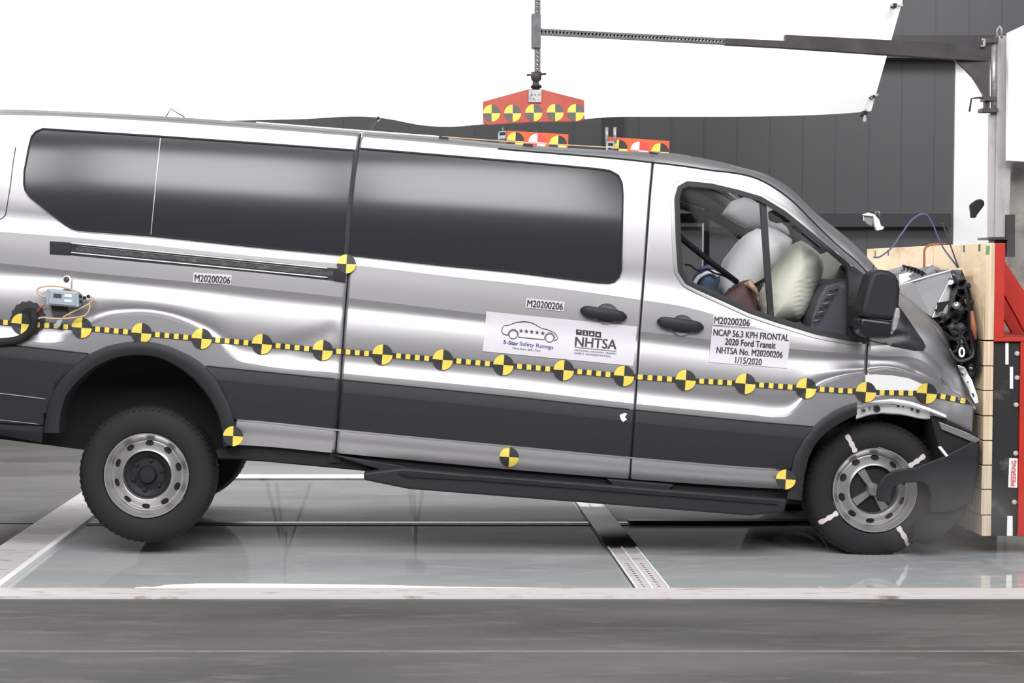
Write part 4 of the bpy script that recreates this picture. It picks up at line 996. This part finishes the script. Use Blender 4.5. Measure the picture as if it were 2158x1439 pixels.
for f in ('abi', 'bcm', 'bmi', 'cdm', 'dem', 'efm', 'fgm', 'ghm', 'him'): hf.faces.new([V[q] for q in f])
bmobj('hood_side', hf, 'panel_grey', ho)
hs_ = bmesh.new(); V = {k: hs_.verts.new(P(*p)) for k, p in dict(a=(2013, 567, .40), b=(2027, 565, .42), c=(2026, 588, .40), d=(2019, 618, .33), e=(2010, 648, .27), f=(1999, 660, .22), g=(1975, 668, .16), h=(1966, 669, .12), i=(1978, 640, .16), j=(1997, 600, .25), k=(2008, 598, .20)).items()}
for f in ('abck', 'akj', 'kcdj', 'jdei', 'iefg', 'igh'): hs_.faces.new([V[q] for q in f])
o = bmobj('folded_edge', hs_, 'primer', ho); md = o.modifiers.new('s', 'SOLIDIFY'); md.thickness = .006
prism('tear', [(1977, 638), (2006, 633), (1994, 644), (1987, 656), (1975, 658), (1971, 652), (1978, 650)], .12, .02, 'black', ho)
prism('tear', [(2006, 577), (2014, 583), (2019, 591), (2017, 596), (2009, 586)], .14, .01, 'black', ho)
tube('hood_lip', [P(1897, 600, .42), P(1925, 592, .42), P(1960, 581, .41), P(2013, 567, .38)], .004, 'primer', ho)
prism('latch_plate', [(1895, 579), (1915, 574), (1922, 577), (1914, 582), (1920, 588), (1900, 597), (1896, 598)], .5, .02, 'primer', ho)
cm = bmesh.new(); add_prism(cm, [P(x, y, .7) for x, y in ((1903, 558), (1930, 564), (1955, 577), (1958, 580), (1940, 578), (1903, 562))], (0, .02, 0))
for k in range(6): x = 1905 + k * 7.5; y = 561 + k * 1.8; add_prism(cm, [P(a, b, .7) for a, b in ((x, y), (x + 2.5, y), (x + 2.5, y + 9), (x, y + 9))], (0, .02, 0))
bmobj('cowl_grille', cm, 'black', ho)
# engine bay rubble
eb = bmesh.new()
pts = [(2027, 568), (2036, 590), (2045, 615), (2051, 650), (2058, 690), (2064, 730), (2066, 765), (2060, 795), (2042, 800), (2022, 780), (2008, 745), (1994, 712), (1975, 690), (1966, 672), (1998, 662), (2012, 630), (2020, 600)]
vs_, fs = decal_tri(pts, 9); r_ = random.Random(5)
def ebv(x, y):
    Y = .2 + r_.uniform(-.06, .06); return P(x, y, min(Y, (X0 - .02) * F_PX / (x - VX) - 8.72))
V = [eb.verts.new(ebv(x, y)) for x, y in vs_]
VB = [eb.verts.new((v.co.x - .01, 1.55, v.co.z)) for v in V]
for f in fs: eb.faces.new([V[i] for i in f]); eb.faces.new([VB[i] for i in f[::-1]])
for e in [e for e in eb.edges if len(e.link_faces) == 1 and e.verts[0].co.y < 1]:
    i, j = V.index(e.verts[0]), V.index(e.verts[1]); eb.faces.new((V[i], V[j], VB[j], VB[i]))
me = bmobj('engine', eb, 'engine', van)
for k in range(16):
    x, y = r_.choice(vs_); 
    if y < 600: continue
    c = P(min(x, 2046), y, .05); bm = bmesh.new(); bmesh.ops.create_icosphere(bm, subdivisions=2, radius=r_.uniform(.012, .03))
    for v in bm.verts: v.co = Vector((v.co.x * r_.uniform(.8, 1.2), v.co.y, v.co.z * r_.uniform(.8, 1.3))) + c
    bmobj('engine_fitting', bm, r_.choice(['steel', 'engine', 'black', 'dark_steel']), me)
for P0 in ([(2010, 690), (2022, 700), (2018, 735), (2008, 742)], [(1990, 700), (2010, 715), (2030, 712), (2040, 740)], [(2035, 610), (2042, 650), (2046, 700), (2054, 740)], [(2000, 735), (2020, 760), (2048, 752), (2060, 735)]):
    tube('hose', [P(min(x, 2050), y, .02) for x, y in P0], .008, r_.choice(['black', 'dark_steel']), me, curve=True)
tube('orange_hose', [P(2036, 630, .05), P(2042, 645, .05)], .012, 'orange_hose', me); tube('orange_hose', [P(2048, 655, .0), P(2052, 690, -.01), P(2056, 715, -.01)], [.008, .015, .006], 'orange_hose', me)
bm = bmesh.new(); stripe(bm, circle_px(2027, 742, 5, 9, 16), 4, flat(.0), 0, closed=True); face_cam(bmobj('headlamp_shard', bm, 'primer', me))

# ---- roof furniture on the van
cl = van
for x, y, w2_ in ((935, 292, 10), (1113, 307, 10), (1378, 325, 9)):
    prism('roof_clip', [(x - w2_, y - 5), (x + w2_, y - 3), (x + w2_, y + 6), (x - w2_, y + 5)], .15, .05, 'cladding', van, .003)
tube('clip_line', [hit(1376, 328, .004), hit(1376, 342, .004)], .002, 'dark_steel', van)
tube('roof_cable', [P(540, 258, .24), P(755, 275, .24), P(900, 286, .24), P(925, 288, .24)], .004, 'white', van, curve=True)
tube('roof_cable', [P(930, 288, .24), P(1080, 299, .3), P(1130, 302, .3), P(1270, 310, .3), P(1300, 313, .3)], .003, 'cable_tan', van, curve=True)
def roof_board(pts, cs, label, name='roof_target'):
    t = thing(name, P(pts[0][0] + 60, 318, .9), label, 'target board', 'orange target boards on the roof')
    b = prism('board', pts, .9, .02, 'orange', t, .002)
    for i, (x, y) in enumerate(cs): marker(b, x, y, 18.5, 3, flat(.9), .003, ('white', 'mark_red') if i == 1 else ('yellow', 'mark_black'))
    return t
def swapc(): pass
roof_board([(1068, 275), (1198, 283), (1197, 312), (1067, 312)], [(1086, 297), (1132, 300), (1176, 304)], 'orange roof board with three discs, nearer the rear, below the hanging target')
roof_board([(1280, 288), (1411, 297), (1410, 325), (1279, 325)], [(1304, 313), (1347, 317), (1391, 320)], 'orange roof board with three discs, above the front door')
def roof_cam(x, y, prongs, label):
    t = thing('roof_camera', P(x, y + 15, .82), label, 'camera', 'small cameras beside the roof boards')
    prism('body', [(x - 8, y - 7), (x + 8, y - 6), (x + 8, y + 10), (x - 8, y + 12)], .8, .05, 'box_grey', t, .004); prism('screen', [(x - 5, y - 3), (x + 5, y - 2.5), (x + 5, y + 3), (x - 5, y + 3)], .797, .005, 'black', t)
    prism('mount', [(x - 5, y + 8), (x + 5, y + 8), (x + 8, y + 18), (x - 8, y + 18)], .8, .05, 'dark_steel', t)
    for dx in prongs: tube('prong', [P(x + dx, y - 2, .83), P(x + dx, y - 36, .83)], .009, 'galvanised', t)
roof_cam(1287, 304, (-8, 9), 'small grey camera with two upright prongs beside the front roof board')
t = thing('roof_camera', P(1059, 300, .82), 'small dark camera without prongs beside the rear roof board', 'camera', 'small cameras beside the roof boards')
prism('body', [(1051, 277), (1067, 276), (1066, 292), (1050, 294)], .8, .05, 'box_grey', t, .004); prism('screen', [(1053, 279), (1065, 278), (1065, 284), (1053, 285)], .797, .005, 'black', t); tube('antenna', [P(1059, 278, .82), P(1060, 268, .82)], .003, 'steel', t)
prism('mount', [(1054, 292), (1064, 292), (1067, 308), (1052, 308)], .8, .05, 'dark_steel', t)

# ---- things in the cab
def blob(name, outline_, Y0, Y1, m, parent=None, res=8, puff=1.0, smooth=True, wr=0):
    """inflated cushion: traced outline bulging towards the camera and away"""
    vs_, fs = decal_tri(outline_, res); bm = bmesh.new(); mid = (Y0 + Y1) / 2; h = (Y1 - Y0) / 2
    def dist(x, y):
        dm = 1e9; n = len(outline_)
        for i in range(n):
            a = Vector(outline_[i]); b = Vector(outline_[(i + 1) % n]); p = Vector((x, y)); ab = b - a
            t = max(0, min(1, (p - a).dot(ab) / max(ab.length_squared, 1e-9))); dm = min(dm, (p - a - ab * t).length)
        return dm
    D = [dist(x, y) for x, y in vs_]; mxd = max(D) or 1
    K = [math.sqrt(max(0, 1 - (1 - min(1, d / mxd)) ** 2)) * puff for d in D]
    A = [bm.verts.new(P(x, y, mid - h * k + (wr * math.sin(y * .95 + math.sin(x * .2)) * max(0, min(1, (x - 1665) / 30)) * min(1, k * 2) if y > 585 else 0))) for (x, y), k in zip(vs_, K)]
    cx = P(*outline_[0], mid)
    B = [bm.verts.new(Vector((a.co.x, mid + h * k, a.co.z))) if k > .02 else a for a, k in zip(A, K)]
    for f in fs:
        try: bm.faces.new([A[i] for i in f]).smooth = smooth
        except ValueError: pass
        try: bm.faces.new([B[i] for i in f[::-1]]).smooth = smooth
        except ValueError: pass
    return bmobj(name, bm, m, parent, smooth=smooth)
CZ = lambda x, y: (1420 + x / 4.796, 380 + y / 4.796)
DZ = lambda x, y: (1600 + x / 4.497, 400 + y / 4.497)
tag(blob('passenger_airbag', [DZ(*p) for p in ((400, 480), (470, 520), (560, 590), (605, 650), (612, 740), (590, 850), (540, 960), (515, 1050), (480, 1130), (440, 1200), (380, 1250), (200, 1290), (110, 1330), (60, 1300), (30, 1100), (60, 950), (130, 820), (200, 710), (270, 590), (330, 520))], .18, .62, 'airbag_tan', res=4, wr=.007), 'large inflated greenish grey airbag pressed between dashboard and division bar', 'airbag')
tag(blob('curtain_airbag', [CZ(*p) for p in ((840, 485), (900, 500), (960, 470), (1050, 500), (1150, 560), (1200, 600), (1150, 800), (1050, 920), (980, 980), (930, 1080), (880, 1180), (860, 1380), (700, 1350), (560, 1250), (465, 1185), (445, 1100), (450, 1000), (475, 900), (530, 780), (600, 690), (670, 600), (740, 540))], .66, 1.0, 'airbag_white'), 'tall white airbag in the middle of the door window left of the bar', 'airbag')
tag(blob('roof_airbag', [CZ(*p) for p in ((580, 210), (700, 170), (770, 180), (860, 230), (900, 245), (980, 260), (1060, 400), (1150, 480), (1180, 560), (1000, 520), (900, 520), (860, 500), (700, 480), (560, 400), (480, 345), (530, 270))], 1.1, 1.3, 'airbag_white', puff=.6), 'pale folded airbag hanging under the roof behind the division bar', 'airbag')
tag(blob('window_airbag', [(1735, 515), (1790, 560), (1797, 598), (1700, 602), (1650, 590), (1690, 545)], .8, .9, 'airbag_tan', puff=.5), 'flat grey green airbag over the far window above the dashboard', 'airbag')
dm = thing('crash_dummy', P(1510, 660, .5), 'crash test dummy in dark blue and maroon, low in the front door window', 'dummy')
blob('torso', [CZ(*p) for p in ((200, 1060), (215, 980), (250, 910), (330, 880), (400, 900), (460, 950), (470, 1010), (445, 1100), (460, 1200), (520, 1400), (200, 1400), (150, 1200))], .45, .75, 'blue_cloth', dm)
tube('jacket_piping', [P(*CZ(*p), .45) for p in ((200, 1060), (250, 980), (330, 935), (400, 930), (450, 965))], .012, 'airbag_white', dm, curve=True)
tube('shoulder_strap', [P(*CZ(*p), .44) for p in ((255, 920), (330, 880), (370, 885))], .014, 'cable_blue', dm, curve=True)
blob('sleeve', [CZ(*p) for p in ((470, 1190), (560, 1100), (640, 1035), (720, 1010), (780, 1000), (830, 1100), (850, 1200), (870, 1400), (560, 1400), (450, 1300))], .30, .55, 'maroon', dm)
blob('head_skin', [CZ(*p) for p in ((710, 1040), (780, 1000), (800, 1030), (840, 1090), (860, 1150), (855, 1220), (800, 1130))], .26, .34, 'skin_vinyl', dm)
prism('sensor_block', [CZ(*p) for p in ((830, 1060), (900, 1050), (920, 1090), (880, 1140), (845, 1110))], .6, .03, 'dark_steel', dm)
tag(tube('seat_belt', [P(*CZ(*p), Y) for p, Y in (((60, 560), .14), ((70, 580), .15), ((340, 800), .25), ((640, 1030), .32))], .016, 'black'), 'black seat belt running down from the door pillar to the dummy', 'belt')
tag(tube('sensor_cable', [P(*CZ(*p), .3) for p in ((110, 850), (170, 860), (240, 910), (330, 900), (420, 940), (520, 970), (610, 1035))], .005, 'black', curve=True), 'thin black sensor cable behind the lower left window corner', 'cable')
cst = thing('cable_strap', P(*CZ(860, 1060), .5), 'dark strap running up right from the dummy to the tan airbag', 'strap'); tube('band', [P(*CZ(820, 1060), .5), P(*CZ(1010, 950), .5)], .010, 'black', cst)
# far door frame seen through the cab
box('far_pillar', (P(1482, 500, 1.8).x, 1.78, P(1480, 640, 1.8).z), (P(1494, 500, 1.8).x, 1.84, P(1480, 440, 1.8).z), 'black', van)
box('far_frame_bar', (P(1428, 500, 1.8).x, 1.78, P(1480, 470, 1.8).z), (P(1488, 500, 1.8).x, 1.84, P(1480, 450, 1.8).z), 'black', van)
tube('far_roof_bar', [P(1430, 432, 1.7), P(1470, 445, 1.72), P(1510, 462, 1.74), (P(1545, 485, 1.76)), P(1580, 515, 1.78)], .022, 'black', van, curve=True)
prism('rear_view_mirror', [(1622, 445), (1640, 440), (1690, 455), (1688, 466), (1640, 470), (1624, 464)], .9, .06, 'black', van, .01)
prism('sun_visor', [DZ(*p) for p in ((345, 350), (400, 350), (640, 560), (640, 590), (580, 610), (500, 590), (360, 420))], .55, .03, 'dash', van, .006)
prism('visor_label', [DZ(*p) for p in ((430, 380), (600, 525), (585, 545), (410, 400))], .54, .008, 'box_grey', van)

# ---- sensor box on the quarter panel
sb = thing('sensor_box', hit(131, 640, .02), 'small grey electronics box with two labels bolted above the rear wheel arch', 'box')
BZ = lambda x, y: (x / 7.995, 560 + y / 7.995)
SYB = hit(131, 628).y
prism('housing', [BZ(*p) for p in ((785, 385), (1320, 440), (1330, 690), (1280, 700), (770, 660))], SYB - .075, .06, 'box_grey', sb, .005)
prism('lid', [BZ(*p) for p in ((830, 410), (1280, 455), (1270, 680), (815, 640))], SYB - .082, .01, 'box_grey', sb, .004)
prism('label', [BZ(*p) for p in ((905, 465), (1040, 475), (1035, 545), (900, 535))], SYB - .0835, .003, 'dark_steel', sb)
prism('label', [BZ(*p) for p in ((1090, 475), (1210, 485), (1205, 530), (1085, 520))], SYB - .0835, .003, 'white', sb)
prism('label', [BZ(*p) for p in ((1085, 565), (1205, 575), (1200, 615), (1080, 600))], SYB - .0835, .003, 'white', sb)
prism('bracket', [BZ(*p) for p in ((1045, 230), (1075, 180), (1120, 160), (1165, 175), (1195, 220), (1190, 400), (1035, 390))], SYB - .02, .012, 'primer', sb, .002)
bm = bmesh.new(); add_lathe(bm, P(*BZ(1122, 225), SYB - .02), [(.014, 0), (.014, -.008), (.010, -.012), (0, -.012)], 16); bmobj('bolt', bm, 'dark_steel', sb)
prism('lower_plate', [BZ(*p) for p in ((870, 670), (1130, 690), (1130, 860), (880, 830))], SYB - .02, .025, 'dark_steel', sb)  # flat dark piece below the housing
for x, y in ((1350, 510), (1345, 600), (1490, 515), (1420, 540)):
    bm = bmesh.new(); add_lathe(bm, P(*BZ(x, y), SYB - .05), [(0, -.012), (.008, -.012), (.009, .012), (0, .012)], 12); bmobj('connector', bm, 'black', sb)
cables = ([(1320, 440), (1180, 390), (960, 345), (780, 345), (660, 370), (630, 430), (680, 500), (760, 530)], [(1500, 500), (1550, 540), (1540, 600), (1450, 670), (1200, 790), (1060, 870)], [(1500, 620), (1510, 720), (1420, 840), (1200, 880), (900, 890), (720, 870), (620, 900)])
for c_ in cables: tube('cable', [P(*BZ(*p), SYB - .05) for p in c_], .0042, 'cable_tan', sb, curve=True)
tube('red_cable', [P(*BZ(*p), SYB - .03) for p in ((760, 660), (680, 710), (620, 780), (600, 850))], .0035, 'cable_red', sb, curve=True)
prism('clip', [BZ(*p) for p in ((980, 890), (1060, 905), (1000, 1040), (910, 1020))], SYB - .05, .012, 'box_grey', sb, .003)
hb = tag(tube('cable_bundle', [P(*BZ(*p), hit(50, 680).y - d) for p, d in (((560, 780), .02), ((575, 880), .05), ((560, 1000), .05), ((500, 1120), .045), ((400, 1200), .04), ((250, 1260), .04), ((0, 1290), .04), ((-300, 1300), .04))], .021, 'rubber', curve=True, seg=12), 'thick black cable bundle hanging out of the fuel filler opening', 'cable')

# ---- flying debris and loose wires at the nose
db = thing('mirror_shard', P(1840, 487, .6), 'crumpled silver shard flying in front of the grey wall', 'debris')
EZ = lambda x, y: (1618 + x / 3.996, 360 + y / 3.996)
prism('face', [EZ(*p) for p in ((810, 375), (850, 355), (895, 375), (890, 420), (880, 470), (840, 455), (812, 425))], .6, .02, 'steel', db, .004)
prism('rim', [EZ(*p) for p in ((800, 370), (850, 350), (900, 365), (940, 410), (955, 460), (985, 475), (970, 495), (920, 505), (905, 470), (895, 420), (890, 385), (815, 378))], .585, .03, 'primer', db, .006)
prism('back', [EZ(*p) for p in ((815, 360), (850, 342), (890, 348), (935, 395), (925, 400), (890, 365))], .61, .02, 'black', db, .004)
tube('wire', [P(*EZ(*p), .6) for p in ((905, 375), (912, 345), (935, 340), (945, 390))], .004, 'steel', db)
tag(prism('plastic_shard', [EZ(*p) for p in ((1705, 290), (1725, 270), (1770, 240), (1800, 238), (1825, 255), (1828, 285), (1800, 325), (1765, 370), (1755, 395), (1715, 395), (1712, 350))], .8, .03, 'black', None, .006), 'black plastic shard flying in front of the white wall', 'debris')
tag(tube('blue_wire', [P(*EZ(*p), .45) for p in ((890, 727), (950, 720), (1050, 640), (1120, 540), (1200, 430), (1250, 385), (1290, 368), (1340, 372), (1390, 450), (1430, 550), (1480, 650), (1560, 760), (1605, 815))], .0045, 'cable_blue', curve=True), 'long blue wire arching over the buckled hood', 'wire')
tag(tube('brown_wire', [P(*EZ(*p), .42) for p in ((1470, 440), (1500, 520), (1540, 630), (1575, 730), (1605, 815))], .004, 'dark_steel', curve=True), 'dark wire falling straight to the tip of the hood', 'wire')
tag(tube('brown_hose', [P(*EZ(*p), .9) for p in ((1316, 835), (1318, 740), (1318, 680), (1335, 640), (1390, 620), (1500, 616))], .007, 'orange_hose', curve=True), 'brown hose rising in front of the plywood and bending right', 'hose')

# ---- dust drifting off the barrier foot
dv = bpy.data.materials.new('dust'); dv.use_nodes = True; nt = dv.node_tree; nt.nodes.clear()
o_ = nt.nodes.new('ShaderNodeOutputMaterial'); v_ = nt.nodes.new('ShaderNodeVolumeScatter'); n_ = nt.nodes.new('ShaderNodeTexNoise'); tcn = nt.nodes.new('ShaderNodeTexCoord'); g_ = nt.nodes.new('ShaderNodeTexGradient'); g_.gradient_type = 'SPHERICAL'
mp = nt.nodes.new('ShaderNodeMapping'); mm_ = nt.nodes.new('ShaderNodeMath'); mm_.operation = 'MULTIPLY'; m2_ = nt.nodes.new('ShaderNodeMath'); m2_.operation = 'MULTIPLY'; m2_.inputs[1].default_value = 2.2
n_.inputs['Scale'].default_value = 2.5; v_.inputs['Color'].default_value = (.93, .88, .83, 1)
nt.links.new(tcn.outputs['Object'], g_.inputs[0]); nt.links.new(tcn.outputs['Object'], n_.inputs[0]); nt.links.new(g_.outputs['Fac'], mm_.inputs[0]); nt.links.new(n_.outputs['Fac'], mm_.inputs[1])
nt.links.new(mm_.outputs[0], m2_.inputs[0]); nt.links.new(m2_.outputs[0], v_.inputs['Density']); nt.links.new(v_.outputs[0], o_.inputs['Volume']); MATS['dust'] = dv
bm = bmesh.new(); bmesh.ops.create_icosphere(bm, subdivisions=3, radius=1.0); me_ = bpy.data.meshes.new('dust_cloud'); bm.to_mesh(me_); bm.free()
dc = link('dust_cloud', me_, 'dust'); dc.location = P(2010, 1090, -.15); dc.scale = (.42, .30, .30)
tag(dc, 'faint dust haze between the front wheel and the foot of the barrier', 'dust', kind='stuff')

# ---- lamp under the glass floor along the near rail
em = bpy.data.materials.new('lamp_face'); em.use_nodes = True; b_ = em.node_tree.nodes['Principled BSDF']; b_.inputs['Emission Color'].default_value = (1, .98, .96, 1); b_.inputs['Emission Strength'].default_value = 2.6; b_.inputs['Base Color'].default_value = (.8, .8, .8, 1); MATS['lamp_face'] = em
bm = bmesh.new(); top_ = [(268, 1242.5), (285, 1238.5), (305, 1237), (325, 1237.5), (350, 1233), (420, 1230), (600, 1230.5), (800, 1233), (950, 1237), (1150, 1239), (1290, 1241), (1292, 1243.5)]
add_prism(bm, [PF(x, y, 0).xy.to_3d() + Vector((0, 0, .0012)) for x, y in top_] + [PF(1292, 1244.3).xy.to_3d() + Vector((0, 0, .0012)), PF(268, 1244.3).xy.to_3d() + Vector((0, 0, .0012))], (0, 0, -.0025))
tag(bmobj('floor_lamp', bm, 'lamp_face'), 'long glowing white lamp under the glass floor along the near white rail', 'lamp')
